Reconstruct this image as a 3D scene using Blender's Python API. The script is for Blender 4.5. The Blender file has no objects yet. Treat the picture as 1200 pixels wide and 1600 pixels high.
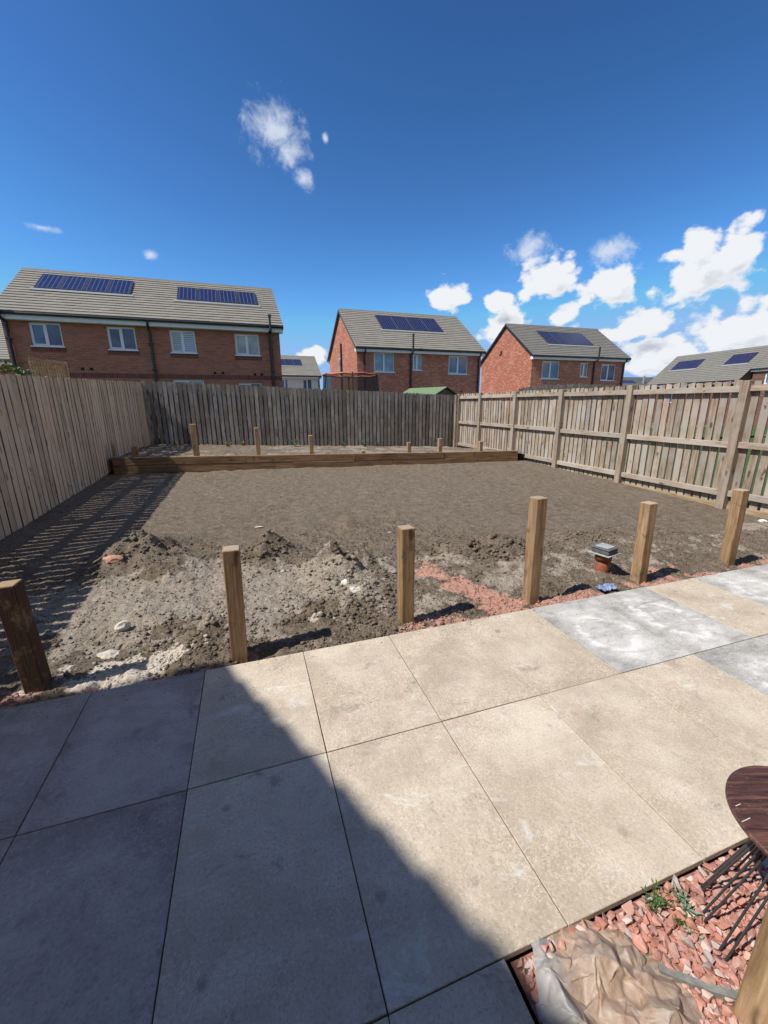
import bpy, bmesh, math, random
import numpy as np
from mathutils import Vector, Matrix, noise as mnoise
R = math.radians
rng = random.Random(7)
nrng = np.random.default_rng(11)
scene = bpy.context.scene
COL = scene.collection

# ------------------------------------------------------------------ camera
FW = Vector((0.302, 0.917, -0.259)).normalized()
RT = Vector((0.949, -0.314, -0.006)); RT = (RT - FW * RT.dot(FW)).normalized()
UP = RT.cross(FW)
cam = bpy.data.objects.new("camera", bpy.data.cameras.new("camera"))
COL.objects.link(cam)
m = Matrix((RT, UP, -FW)).transposed().to_4x4()
m.translation = Vector((0.379, -2.404, 1.586))
cam.matrix_world = m
cam.data.sensor_fit = 'HORIZONTAL'
cam.data.sensor_width = 36
cam.data.lens = 631.66 / 1200 * 36
cam.data.clip_start = 0.02
cam.data.clip_end = 3000
scene.camera = cam

# ------------------------------------------------------------------ view, sun, sky
scene.view_settings.view_transform = 'Standard'
scene.view_settings.look = 'None'
scene.view_settings.exposure = 0.45
scene.view_settings.gamma = 1.0
scene.view_settings.use_curve_mapping = False
SUN_EL = R(52.5)
SUN_H = Vector((-0.991, -0.134))                       # horizontal direction towards the sun
to_sun = Vector((SUN_H.x * math.cos(SUN_EL), SUN_H.y * math.cos(SUN_EL), math.sin(SUN_EL))).normalized()
sun = bpy.data.objects.new("sun", bpy.data.lights.new("sun", 'SUN'))
COL.objects.link(sun)
sun.data.energy = 4.3
sun.data.angle = R(0.55)
sun.data.color = (1.0, 0.975, 0.94)
sun.rotation_euler = to_sun.to_track_quat('Z', 'Y').to_euler()

world = bpy.data.worlds.new("World")
scene.world = world
world.use_nodes = True
wn, wl = world.node_tree.nodes, world.node_tree.links
wn.clear()
SKY_STRENGTH = 0.085
def build_world():
    N = lambda t: wn.new(t)
    out = N('ShaderNodeOutputWorld'); bg = N('ShaderNodeBackground')
    bg.inputs['Strength'].default_value = 1.0
    sky = N('ShaderNodeTexSky'); sky.sky_type = 'NISHITA'; sky.sun_disc = False
    sky.sun_elevation = SUN_EL
    sky.sun_rotation = math.atan2(SUN_H.x, SUN_H.y)
    sky.altitude = 0; sky.air_density = 1.0; sky.dust_density = 0.3; sky.ozone_density = 3.0
    sc = N('ShaderNodeVectorMath'); sc.operation = 'SCALE'; sc.inputs['Scale'].default_value = SKY_STRENGTH
    wl.new(sky.outputs[0], sc.inputs[0])
    gm = N('ShaderNodeGamma'); gm.inputs['Gamma'].default_value = 1.6; wl.new(sc.outputs[0], gm.inputs['Color'])
    hs = N('ShaderNodeMix'); hs.data_type = 'RGBA'; hs.blend_type = 'MULTIPLY'; hs.inputs['Factor'].default_value = 1
    wl.new(gm.outputs[0], hs.inputs[6]); hs.inputs[7].default_value = (1.60, 2.25, 2.36, 1)
    mn = N('ShaderNodeVectorMath'); mn.operation = 'MINIMUM'; wl.new(hs.outputs[2], mn.inputs[0]); mn.inputs[1].default_value = (0.21, 0.375, 0.63)
    class _O: outputs = [mn.outputs[0]]
    hs = _O
    tc = N('ShaderNodeTexCoord')
    nrm = N('ShaderNodeVectorMath'); nrm.operation = 'NORMALIZE'
    wl.new(tc.outputs['Generated'], nrm.inputs[0])
    D = nrm.outputs[0]
    def math_(op, a, b=None, c=None, clamp=False):
        n = N('ShaderNodeMath'); n.operation = op; n.use_clamp = clamp
        for i, v in enumerate((a, b, c)):
            if v is None: continue
            if isinstance(v, (int, float)): n.inputs[i].default_value = v
            else: wl.new(v, n.inputs[i])
        return n.outputs[0]
    def fbm(vec, scale, detail, rough, dist=0.0):
        n = N('ShaderNodeTexNoise'); n.inputs['Scale'].default_value = scale
        n.inputs['Detail'].default_value = detail; n.inputs['Roughness'].default_value = rough
        n.inputs['Distortion'].default_value = dist
        wl.new(vec, n.inputs['Vector']); return n.outputs[0]
    def offset(vec, off):
        n = N('ShaderNodeVectorMath'); n.operation = 'ADD'; wl.new(vec, n.inputs[0])
        n.inputs[1].default_value = off; return n.outputs[0]
    def blob(vec, az, el, ra, re):
        az, el = R(az), R(el)
        c = (math.sin(az) * math.cos(el), math.cos(az) * math.cos(el), math.sin(el))
        mp = N('ShaderNodeMapping'); mp.vector_type = 'TEXTURE'
        mp.inputs['Location'].default_value = c
        mp.inputs['Rotation'].default_value = (el, 0, -az)
        mp.inputs['Scale'].default_value = (ra, 0.5, re)
        wl.new(vec, mp.inputs['Vector'])
        ln = N('ShaderNodeVectorMath'); ln.operation = 'LENGTH'; wl.new(mp.outputs[0], ln.inputs[0])
        return math_('SUBTRACT', 1.0, ln.outputs['Value'])
    def field(vec, blobs):
        f = None
        for b in blobs:
            x = blob(vec, *b)
            f = x if f is None else math_('MAXIMUM', f, x)
        return f
    def smooth(v, a, b):
        n = N('ShaderNodeMapRange'); n.interpolation_type = 'SMOOTHSTEP'
        n.inputs['From Min'].default_value = a; n.inputs['From Max'].default_value = b
        wl.new(v, n.inputs['Value']); return n.outputs[0]
    # cumulus: azimuth (from +Y), elevation, half sizes
    puffs = [(26.5, 12.7, .060, .040), (34.0, 9.0, .056, .060), (38.2, 13.9, .074, .052), (33, 12.0, .04, .026), (44.8, 12.6, .066, .048),
             (53.6, 12.2, .088, .060), (52.8, 14.6, .05, .04), (56.2, 14.2, .042, .05), (41.0, 9.9, .045, .028), (48.8, 8.3, .074, .034), (45.8, 7.6, .04, .018),
             (50.5, 5.0, .110, .046), (58.0, 6.6, .12, .062), (46, 4.0, .08, .03), (66, 7.5, .14, .08), (9.0, 5.9, .058, .028), (13, 4.4, .05, .02),
             (76, 5.5, .2, .07), (86, 13, .16, .08), (98, 7, .2, .08), (116, 11, .2, .10), (-60, 8, .16, .07), (-95, 7, .2, .08),
             (-128, 14, .24, .12), (140, 8, .25, .10), (-160, 22, .26, .14), (176, 12, .25, .10), (150, 34, .3, .18), (110, 34, .26, .16), (-150, 48, .3, .2), (85, 58, .24, .2), (170, 68, .3, .24), (-110, 30, .24, .14), (-75, 24, .2, .1)]  # clouds out of view, several added to whiten and lift the fill light
    sunoff = (-0.018, 0.004, 0.036)
    cs = N('ShaderNodeMapping'); cs.inputs['Scale'].default_value = (1, 1, 1.35)
    wl.new(D, cs.inputs['Vector'])
    n1 = fbm(cs.outputs[0], 19.0, 9.0, 0.58, 0.10)
    v1 = N('ShaderNodeTexVoronoi'); v1.inputs['Scale'].default_value = 30; v1.feature = 'F1'
    wl.new(cs.outputs[0], v1.inputs['Vector'])
    fld = field(D, puffs)
    d1 = math_('ADD', fld, math_('MULTIPLY_ADD', n1, 1.75, -0.875))
    d1 = math_('ADD', d1, math_('MULTIPLY_ADD', v1.outputs['Distance'], -0.5, 0.22))
    a1 = smooth(d1, 0.10, 0.42)
    off = offset(cs.outputs[0], sunoff)
    n2 = fbm(off, 19.0, 4.0, 0.56, 0.10)
    up_f = field(offset(D, sunoff), puffs[:20])
    d2 = math_('ADD', up_f, math_('MULTIPLY_ADD', n2, 1.75, -0.875))
    lit = smooth(math_('SUBTRACT', d2, d1), 0.42, -0.42)      # 1 where the cloud thins towards the sun
    thick = smooth(d1, 0.15, 1.0)
    shade = math_('SUBTRACT', 1.0, math_('MULTIPLY', math_('SUBTRACT', 1.0, lit), thick))
    cr = N('ShaderNodeValToRGB')
    cr.color_ramp.elements[0].position = 0.15; cr.color_ramp.elements[0].color = (0.31, 0.35, 0.42, 1)
    cr.color_ramp.elements[1].position = 0.9; cr.color_ramp.elements[1].color = (0.64, 0.655, 0.68, 1)
    e = cr.color_ramp.elements.new(.55); e.color = (0.50, 0.53, 0.58, 1)
    wl.new(shade, cr.inputs[0])
    mix1 = N('ShaderNodeMix'); mix1.data_type = 'RGBA'
    wl.new(a1, mix1.inputs['Factor']); wl.new(hs.outputs[0], mix1.inputs[6]); wl.new(cr.outputs[0], mix1.inputs[7])
    # thin wisps
    wisps = [(5.8, 27.9, .062, .054), (7.4, 26.4, .040, .03), (9.0, 24.3, .026, .022), (11.6, 27.6, .008, .010), (-8.7, 15.8, .017, .011), (-18, 16.6, .026, .007), (45, 15.8, .05, .03),
             (36, 17, .05, .035), (60, 40, .09, .04), (-70, 35, .1, .05), (130, 45, .1, .05)]
    n3 = fbm(D, 30.0, 6.0, 0.66, 0.35)
    d3 = math_('ADD', field(D, wisps), math_('MULTIPLY_ADD', n3, 2.2, -1.1))
    a3 = math_('MULTIPLY', smooth(d3, 0.02, 1.05), 0.85)
    mix2 = N('ShaderNodeMix'); mix2.data_type = 'RGBA'
    wl.new(a3, mix2.inputs['Factor']); wl.new(mix1.outputs[2], mix2.inputs[6]); mix2.inputs[7].default_value = (0.52, 0.57, 0.66, 1)
    wl.new(mix2.outputs[2], bg.inputs['Color']); wl.new(bg.outputs[0], out.inputs[0])
build_world()
world.cycles.sampling_method = 'MANUAL'
world.cycles.sample_map_resolution = 256

# ------------------------------------------------------------------ object helpers
def tag(o, label=None, cat=None, group=None, kind=None):
    if label: o['label'] = label
    if cat: o['category'] = cat
    if group: o['group'] = group
    if kind: o['kind'] = kind
    return o
def empty(name, label, cat, loc=(0, 0, 0), rotz=0, group=None):
    o = bpy.data.objects.new(name, None); COL.objects.link(o)
    o.location = loc; o.rotation_euler = (0, 0, rotz); o.empty_display_size = .1
    return tag(o, label, cat, group)
class MB:
    def __init__(s): s.v = []; s.f = []
    def add(s, vs, fs):
        n = len(s.v); s.v += [tuple(v) for v in vs]; s.f += [tuple(i + n for i in f) for f in fs]; return s
    def box(s, x0, y0, z0, x1, y1, z1, M=None):
        vs = [Vector(p) for p in ((x0, y0, z0), (x1, y0, z0), (x1, y1, z0), (x0, y1, z0), (x0, y0, z1), (x1, y0, z1), (x1, y1, z1), (x0, y1, z1))]
        if M: vs = [M @ v for v in vs]
        return s.add(vs, [(0, 3, 2, 1), (4, 5, 6, 7), (0, 1, 5, 4), (1, 2, 6, 5), (2, 3, 7, 6), (3, 0, 4, 7)])
    def tube(s, pts, r, n=8, closed=False):
        pts = [Vector(p) for p in pts]; L = len(pts); base = len(s.v)
        rs = r if isinstance(r, (list, tuple)) else [r] * L
        for i, p in enumerate(pts):
            a = pts[(i - 1) % L] if (i or closed) else p
            b = pts[(i + 1) % L] if (i < L - 1 or closed) else p
            t = (b - a).normalized()
            u = t.cross(Vector((0, 0, 1)) if abs(t.z) < .9 else Vector((1, 0, 0))).normalized(); w = t.cross(u)
            for k in range(n):
                an = 2 * math.pi * k / n
                s.v.append(tuple(p + (u * math.cos(an) + w * math.sin(an)) * rs[i]))
        for i in range(L if closed else L - 1):
            j = (i + 1) % L
            for k in range(n):
                k2 = (k + 1) % n
                s.f.append((base + i * n + k, base + i * n + k2, base + j * n + k2, base + j * n + k))
        if not closed:
            s.f.append(tuple(base + k for k in range(n))[::-1]); s.f.append(tuple(base + (L - 1) * n + k for k in range(n)))
        return s
    def mesh(s, name, mat=None, smooth=False, bevel=0):
        me = bpy.data.meshes.new(name); me.from_pydata(s.v, [], s.f)
        bm = bmesh.new(); bm.from_mesh(me)
        if bevel:
            bmesh.ops.bevel(bm, geom=bm.edges[:] + bm.verts[:], offset=bevel, segments=1, affect='EDGES', profile=.5)
        bmesh.ops.recalc_face_normals(bm, faces=bm.faces[:]); bm.to_mesh(me); bm.free()
        if smooth:
            for p in me.polygons: p.use_smooth = True
        if mat: me.materials.append(mat)
        return me
    def build(s, name, mat, parent=None, **k): return obj(name, s.mesh(name, mat, **k), parent)
def obj(name, me, parent=None, loc=(0, 0, 0), rot=(0, 0, 0)):
    o = bpy.data.objects.new(name, me); COL.objects.link(o); o.parent = parent
    o.location = loc; o.rotation_euler = rot
    return o

# ------------------------------------------------------------------ material helpers
class NT:
    def __init__(s, name):
        s.m = bpy.data.materials.new(name); s.m.use_nodes = True
        s.n, s.l = s.m.node_tree.nodes, s.m.node_tree.links
        s.b = s.n['Principled BSDF']; s.b.inputs['Roughness'].default_value = .85
        s.b.inputs['Specular IOR Level'].default_value = .25
        s.tc = s.n.new('ShaderNodeTexCoord'); s.geo = s.n.new('ShaderNodeNewGeometry'); s.oi = s.n.new('ShaderNodeObjectInfo')
    def node(s, t, **k):
        n = s.n.new(t)
        for a, v in k.items(): setattr(n, a, v)
        return n
    def put(s, v, sock):
        if isinstance(v, bpy.types.NodeSocket): s.l.new(v, sock)
        else:
            if isinstance(v, (int, float)) and sock.type == 'VECTOR': v = (v, v, v)
            sock.default_value = v
    def math(s, op, a, b=0.0, c=0.0, clamp=False):
        n = s.node('ShaderNodeMath', operation=op, use_clamp=clamp)
        s.put(a, n.inputs[0]); s.put(b, n.inputs[1]); s.put(c, n.inputs[2]); return n.outputs[0]
    def noise(s, vec, scale, detail=4, rough=.55, dist=0.0, out=0):
        n = s.node('ShaderNodeTexNoise'); s.put(vec, n.inputs['Vector'])
        n.inputs['Scale'].default_value = scale; n.inputs['Detail'].default_value = detail
        n.inputs['Roughness'].default_value = rough; n.inputs['Distortion'].default_value = dist
        return n.outputs[out]
    def mapping(s, vec, scale=(1, 1, 1), loc=(0, 0, 0), rot=(0, 0, 0)):
        n = s.node('ShaderNodeMapping'); s.put(vec, n.inputs[0]); s.put(loc, n.inputs[1]); s.put(rot, n.inputs[2]); s.put(scale, n.inputs[3]); return n.outputs[0]
    def vadd(s, a, b):
        n = s.node('ShaderNodeVectorMath', operation='ADD'); s.put(a, n.inputs[0]); s.put(b, n.inputs[1]); return n.outputs[0]
    def ramp(s, v, stops):
        n = s.node('ShaderNodeValToRGB'); s.put(v, n.inputs[0]); e = n.color_ramp.elements
        while len(e) < len(stops): e.new(.5)
        for el, (p, c) in zip(e, stops):
            el.position = p; el.color = (*c, 1) if len(c) == 3 else c
        return n.outputs[0]
    def mix(s, f, a, b, mode='MIX'):
        n = s.node('ShaderNodeMix', data_type='RGBA', blend_type=mode); s.put(f, n.inputs[0])
        for v, i in ((a, 6), (b, 7)):
            s.put((*v, 1) if isinstance(v, tuple) and len(v) == 3 else v, n.inputs[i])
        return n.outputs[2]
    def ss(s, v, a, b):
        n = s.node('ShaderNodeMapRange', interpolation_type='SMOOTHSTEP'); s.put(v, n.inputs[0])
        n.inputs[1].default_value = a; n.inputs[2].default_value = b; return n.outputs[0]
    def value(s, col, f):   # multiply colour by factor socket
        return s.mix(1.0, col, s.comb(f), 'MULTIPLY')
    def comb(s, f):
        n = s.node('ShaderNodeCombineColor'); [s.put(f, n.inputs[i]) for i in range(3)]; return n.outputs[0]
    def xyz(s, v):
        n = s.node('ShaderNodeSeparateXYZ'); s.put(v, n.inputs[0]); return n.outputs
    def color(s, c): s.put((*c, 1) if isinstance(c, tuple) else c, s.b.inputs['Base Color']); return s
    def bump(s, h, dist, strength=1.0, normal=None):
        n = s.node('ShaderNodeBump'); s.put(h, n.inputs['Height']); n.inputs['Distance'].default_value = dist
        n.inputs['Strength'].default_value = strength
        if normal: s.put(normal, n.inputs['Normal'])
        s.l.new(n.outputs[0], s.b.inputs['Normal']); return n.outputs[0]
    def rough(s, r): s.put(r, s.b.inputs['Roughness']); return s

def wood(name, dark, mid, light, axis='Z', grey=None, grain=1.0, var=.35, end=None, rough=.85, stain=None, stain_at=(.47, .58), edge=None):
    t = NT(name)
    sc = {'Z': (22, 22, 1.3), 'X': (1.3, 22, 22), 'Y': (22, 1.3, 22)}[axis]
    rnd = t.math('MULTIPLY', t.oi.outputs['Random'], 37.0)
    vec = t.vadd(t.tc.outputs['Object'], rnd)
    mp = t.mapping(vec, sc)
    g = t.noise(mp, 1.6, 7, .62, .35)
    g2 = t.noise(t.mapping(vec, tuple(x * 3.2 for x in sc)), 2.0, 4, .6)
    bl = t.noise(t.mapping(vec, {'Z': (3, 3, 1.1), 'X': (1.1, 3, 3), 'Y': (3, 1.1, 3)}[axis]), 1.5, 4, .6)
    f = t.math('ADD', t.math('MULTIPLY', g, .55), t.math('ADD', t.math('MULTIPLY', g2, .25), t.math('MULTIPLY', bl, .3)))
    c = t.ramp(f, [(.41, dark), (.54, mid), (.67, light)])
    if grey:
        c = t.mix(t.ss(t.noise(t.vadd(vec, 4.7), 1.7, 5, .6), .42, .62), c, grey)
    # knots
    vo = t.node('ShaderNodeTexVoronoi'); t.put(t.mapping(vec, {'Z': (9, 9, 3.2), 'X': (3.2, 9, 9), 'Y': (9, 3.2, 9)}[axis]), vo.inputs['Vector']); vo.inputs['Scale'].default_value = 1.0
    k = t.ss(vo.outputs['Distance'], .26, .13)
    kk = t.math('MULTIPLY', k, t.ss(t.noise(vec, 5.0, 2), .5, .56))
    c = t.mix(t.math('MULTIPLY', kk, .75), c, tuple(x * .32 for x in dark))
    if stain:
        c = t.mix(t.ss(t.noise(t.vadd(t.geo.outputs['Position'], 9.0), 6.5, 6, .7), *stain_at), c, stain)
    if end:
        nz = t.xyz(t.tc.outputs['Normal'])[{'X': 0, 'Y': 1, 'Z': 2}[axis]]
        ef = t.ss(t.math('ABSOLUTE', nz), .6, .9)
        c = t.mix(ef, c, t.mix(t.noise(t.vadd(t.geo.outputs['Position'], 0.0), 60, 3), end, tuple(x * .55 for x in end)))
    if edge:  # board sides coloured darker to stand in for shade in the gaps
        side_shade = t.ss(t.math('ABSOLUTE', t.xyz(t.tc.outputs['Normal'])[0]), .6, .9); c = t.mix(side_shade, c, edge)
    v = t.math('ADD', 1 - var / 2, t.math('MULTIPLY', t.math('FRACT', t.math('MULTIPLY', t.oi.outputs['Random'], 91.7)), var))
    t.color(t.value(c, v)); t.rough(rough)
    h = t.math('ADD', g, t.math('MULTIPLY', g2, .6))
    t.bump(h, .0035 * grain, .8)
    return t.m

def brick(name, c1, c2, c3, mortar, w=.215, h=.065, soldier=False):
    t = NT(name)
    o = t.xyz(t.tc.outputs['Object']); n = t.xyz(t.tc.outputs['Normal'])
    ax = t.ss(t.math('ABSOLUTE', n[0]), .5, .55)
    u = t.math('ADD', t.math('MULTIPLY', ax, o[1]), t.math('MULTIPLY', t.math('SUBTRACT', 1.0, ax), o[0]))
    cx = t.node('ShaderNodeCombineXYZ'); t.put(u, cx.inputs[0]); t.put(o[2], cx.inputs[1])
    bt = t.node('ShaderNodeTexBrick'); t.put(cx.outputs[0], bt.inputs['Vector'])
    if soldier: w, h, bt.offset = .065, .5, 0
    bt.inputs['Scale'].default_value = 1; bt.inputs['Brick Width'].default_value = w + .01; bt.inputs['Row Height'].default_value = h + .01
    bt.inputs['Mortar Size'].default_value = .006; bt.inputs['Mortar Smooth'].default_value = .2; bt.inputs['Bias'].default_value = 0
    t.put((*c1, 1), bt.inputs['Color1']); t.put((*c2, 1), bt.inputs['Color2']); t.put((*mortar, 1), bt.inputs['Mortar'])
    # a second hue per brick
    fl = t.node('ShaderNodeTexWhiteNoise', noise_dimensions='2D')
    row = t.math('FLOOR', t.math('DIVIDE', o[2], h + .01)); col = t.math('FLOOR', t.math('ADD', t.math('DIVIDE', u, w + .01), t.math('MULTIPLY', t.math('FLOORED_MODULO', row, 2.0), .5)))
    c2x = t.node('ShaderNodeCombineXYZ'); t.put(col, c2x.inputs[0]); t.put(row, c2x.inputs[1]); t.put(c2x.outputs[0], fl.inputs[0])
    third = t.mix(t.math('MULTIPLY', t.ss(fl.outputs[0], .62, .9), .85), bt.outputs['Color'], c3)
    c = t.mix(bt.outputs['Fac'], third, mortar)
    c = t.mix(t.math('MULTIPLY', t.ss(t.noise(t.tc.outputs['Object'], .6, 5, .65), .5, .72), .35), c, tuple(x * 1.3 for x in c3))
    t.color(c); t.bump(t.math('SUBTRACT', 1.0, bt.outputs['Fac']), .008, .7)
    return t.m

def plain(name, c, rough=.6, var=.12, scale=6, metallic=0, spec=.4, bump=0):
    t = NT(name)
    n = t.noise(t.tc.outputs['Object'], scale, 6, .65)
    t.color(t.mix(t.ss(n, .3, .7), tuple(x * (1 - var) for x in c), tuple(min(1, x * (1 + var)) for x in c)))
    t.rough(rough); t.b.inputs['Metallic'].default_value = metallic; t.b.inputs['Specular IOR Level'].default_value = spec
    if bump: t.bump(n, bump)
    return t.m

M = {}
# fences: three weatherings, with gap shade painted on the board sides
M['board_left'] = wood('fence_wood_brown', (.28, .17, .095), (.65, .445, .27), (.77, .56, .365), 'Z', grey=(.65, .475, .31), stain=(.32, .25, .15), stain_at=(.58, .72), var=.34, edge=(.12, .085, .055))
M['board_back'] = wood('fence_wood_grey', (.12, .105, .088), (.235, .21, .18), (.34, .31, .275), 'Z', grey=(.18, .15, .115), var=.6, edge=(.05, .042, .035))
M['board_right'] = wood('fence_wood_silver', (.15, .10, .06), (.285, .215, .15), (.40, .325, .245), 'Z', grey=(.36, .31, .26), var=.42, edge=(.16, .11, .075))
M['rail_right'] = wood('rail_wood_silver', (.19, .135, .085), (.335, .265, .195), (.44, .365, .285), 'Y', grey=(.39, .335, .275), var=.25)
M['rail_x'] = wood('rail_wood_grey', (.13, .11, .09), (.22, .19, .16), (.3, .27, .23), 'X', var=.2)
M['post_right'] = wood('post_wood_silver', (.15, .105, .065), (.27, .205, .145), (.37, .30, .225), 'Z', grey=(.32, .265, .21), var=.3)
M['gravel_board'] = wood('gravel_board_wood', (.20, .13, .07), (.33, .23, .13), (.42, .31, .19), 'Y', var=.2)
M['timber'] = wood('new_timber_post', (.15, .085, .038), (.30, .19, .098), (.42, .29, .165), 'Z', end=(.50, .38, .26), var=.3, stain=(.15, .10, .062), stain_at=(.54, .68))
M['timber_muddy'] = wood('muddy_timber_post', (.10, .055, .028), (.19, .11, .055), (.29, .18, .10), 'Z', end=(.42, .27, .15), stain=(.070, .036, .020), var=.1, stain_at=(.36, .50))
M['sleeper'] = wood('sleeper_timber', (.085, .048, .022), (.215, .128, .062), (.32, .20, .105), 'X', end=(.3, .2, .11), var=.3)
M['sleeper_y'] = wood('sleeper_timber_return', (.105, .058, .028), (.215, .128, .066), (.31, .20, .11), 'Y', end=(.3, .2, .11), var=.3)
# houses
M['brick_a'] = brick('brick_orange_red', (.41, .155, .088), (.33, .118, .068), (.25, .095, .06), (.33, .25, .195))
M['brick_b'] = brick('brick_red', (.42, .135, .075), (.32, .095, .055), (.50, .23, .15), (.42, .32, .25))
M['brick_dark'] = brick('brick_dark_red', (.17, .075, .05), (.12, .055, .04), (.2, .10, .07), (.2, .16, .13))
M['soldier'] = brick('brick_soldier', (.17, .045, .035), (.13, .035, .03), (.2, .06, .045), (.24, .19, .16), soldier=True)
M['brick_buff'] = brick('brick_buff_header', (.36, .2, .12), (.30, .16, .10), (.4, .24, .15), (.3, .25, .2), soldier=True)
M['render_wall'] = plain('cream_render', (.62, .59, .52), .9, .06)
M['upvc'] = plain('white_upvc', (.78, .78, .77), .35, .02, spec=.5)
M['fascia'] = plain('white_fascia', (.70, .70, .68), .45, .06)
M['black_pipe'] = plain('black_plastic', (.018, .018, .02), .38, .2, spec=.5)
M['void'] = plain('dark_vent', (.012, .011, .01), .9, .1)
def roof_mat(name, c, rr=0):
    t = NT(name)
    at = t.node('ShaderNodeVertexColor', layer_name='tile')
    s = t.node('ShaderNodeSeparateColor'); t.put(at.outputs[0], s.inputs[0])
    n = t.noise(t.tc.outputs['Object'], 1.2, 6, .65); n2 = t.noise(t.tc.outputs['Object'], 26, 4, .6)
    base = t.mix(s.outputs[0], tuple(x * .78 for x in c), tuple(x * 1.2 for x in c))
    base = t.mix(t.math('MULTIPLY', t.ss(n, .45, .75), .35), base, (.17, .165, .13))
    base = t.mix(t.math('MULTIPLY', t.ss(n2, .5, .7), .3), base, tuple(x * .65 for x in c))
    t.color(base); t.rough(.72); t.bump(n2, .003, .6)
    return t.m
M['roof_a'] = roof_mat('roof_tile_warm_grey', (.235, .21, .17))
M['roof_b'] = roof_mat('roof_tile_grey', (.18, .165, .14))
M['roof_c'] = roof_mat('roof_tile_dark', (.115, .112, .108))
def solar_mat():
    t = NT('solar_cell')
    o = t.xyz(t.tc.outputs['Object'])
    def line(v, step, w):
        fr = t.math('FRACT', t.math('DIVIDE', v, step)); d = t.math('ABSOLUTE', t.math('SUBTRACT', fr, .5))
        return t.ss(d, .5 - w, .5 - w * .5)
    strip = line(o[0], .165, .075); row = line(o[1], .165, .05)
    c = t.mix(t.ss(t.noise(t.tc.outputs['Object'], 5, 3), .3, .7), (.010, .012, .040), (.018, .018, .062))
    c = t.mix(t.math('MULTIPLY', strip, .38), c, (.30, .31, .36)); c = t.mix(t.math('MULTIPLY', row, .25), c, (.14, .14, .2))
    t.color(c); t.rough(.13); t.b.inputs['Specular IOR Level'].default_value = .55
    return t.m
M['solar'] = solar_mat()
M['solar_frame'] = plain('solar_frame', (.10, .10, .11), .4, .1, metallic=.6)
M['lead'] = plain('lead_flashing', (.25, .25, .25), .5, .1)
def pane(name, c, rough=.06, stripes=None, spec=1.0):
    t = NT(name)
    n = t.noise(t.vadd(t.tc.outputs['Object'], t.math('MULTIPLY', t.oi.outputs['Random'], 9.0)), 1.6, 3, .5)
    col = t.mix(t.ss(n, .35, .65), tuple(x * .6 for x in c), c)
    if stripes:
        z = t.xyz(t.tc.outputs['Object'])[2]
        fr = t.math('FRACT', t.math('DIVIDE', z, .085))
        col = t.mix(t.ss(fr, .55, .75), stripes, tuple(x * .45 for x in stripes))
    t.color(col); t.rough(rough); t.b.inputs['Specular IOR Level'].default_value = spec; t.b.inputs['IOR'].default_value = 1.5
    return t.m
M['glass'] = pane('window_glass', (.075, .15, .27))
M['glass_blind'] = pane('window_glass_blind', (.3, .33, .36), .08, stripes=(.42, .46, .50))
M['glass_pale'] = pane('window_glass_obscured', (.42, .47, .52), .12)
M['glass_curtain'] = pane('window_glass_curtain', (.26, .34, .42), .08)
# metals, plastics
M['black_steel'] = plain('black_steel_wire', (.07, .07, .072), .5, .2, 40, metallic=.5)
M['terracotta'] = plain('terracotta_plastic', (.25, .08, .038), .55, .2, 20)
M['gully_lid'] = plain('dusty_gully_plastic', (.10, .10, .097), .7, .35, 30, bump=.001)
M['gully_flange'] = plain('pale_flange', (.33, .335, .31), .6, .2, 30)

# ------------------------------------------------------------------ numeric noise for terrain
def _hash(ix, iy, seed):
    h = (ix.astype(np.int64) * 374761393 + iy.astype(np.int64) * 668265263 + seed * 1442695041) & 0xffffffff
    h = ((h ^ (h >> 13)) * 1274126177) & 0xffffffff
    return ((h ^ (h >> 16)) & 0xffff) / 65535.0
def vnoise(x, y, seed=0):
    ix, iy = np.floor(x), np.floor(y); fx, fy = x - ix, y - iy
    u, v = fx * fx * fx * (fx * (fx * 6 - 15) + 10), fy * fy * fy * (fy * (fy * 6 - 15) + 10)
    a, b, c, d = _hash(ix, iy, seed), _hash(ix + 1, iy, seed), _hash(ix, iy + 1, seed), _hash(ix + 1, iy + 1, seed)
    return (a * (1 - u) + b * u) * (1 - v) + (c * (1 - u) + d * u) * v - .5
def fbm(x, y, f, octv=5, seed=0, gain=.5):
    s = np.zeros(np.shape(x)); a = 1.
    for k in range(octv):
        s = s + a * vnoise(x * f + 17.3 * k, y * f - 9.1 * k, seed + k); f *= 2.03; a *= gain
    return s
def gauss(x, y, cx, cy, sx, sy, ang=0):
    c, s = math.cos(ang), math.sin(ang); dx, dy = x - cx, y - cy
    u, v = (dx * c + dy * s) / sx, (-dx * s + dy * c) / sy
    return np.exp(-(u * u + v * v))
def sstep(x, a, b):
    t = np.clip((x - a) / (b - a), 0, 1); return t * t * (3 - 2 * t)
def slope_z(x, y): return -.020 * x + .0268 * y
FRONT_POSTS = [(-.90, .13, .665), (.20, .10, .74), (1.385, .15, .74), (2.535, .18, .86), (3.80, .225, .705), (5.06, .25, .73)]
def rough_mask(x, y):
    lim = 2.6 + .35 * np.sin(x * 1.3) + fbm(x, y, .9, 3, 5) * .8 - .25 * np.clip(x - 2, 0, 4)
    return 1 - sstep(y, lim - .7, lim + .15)
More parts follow.
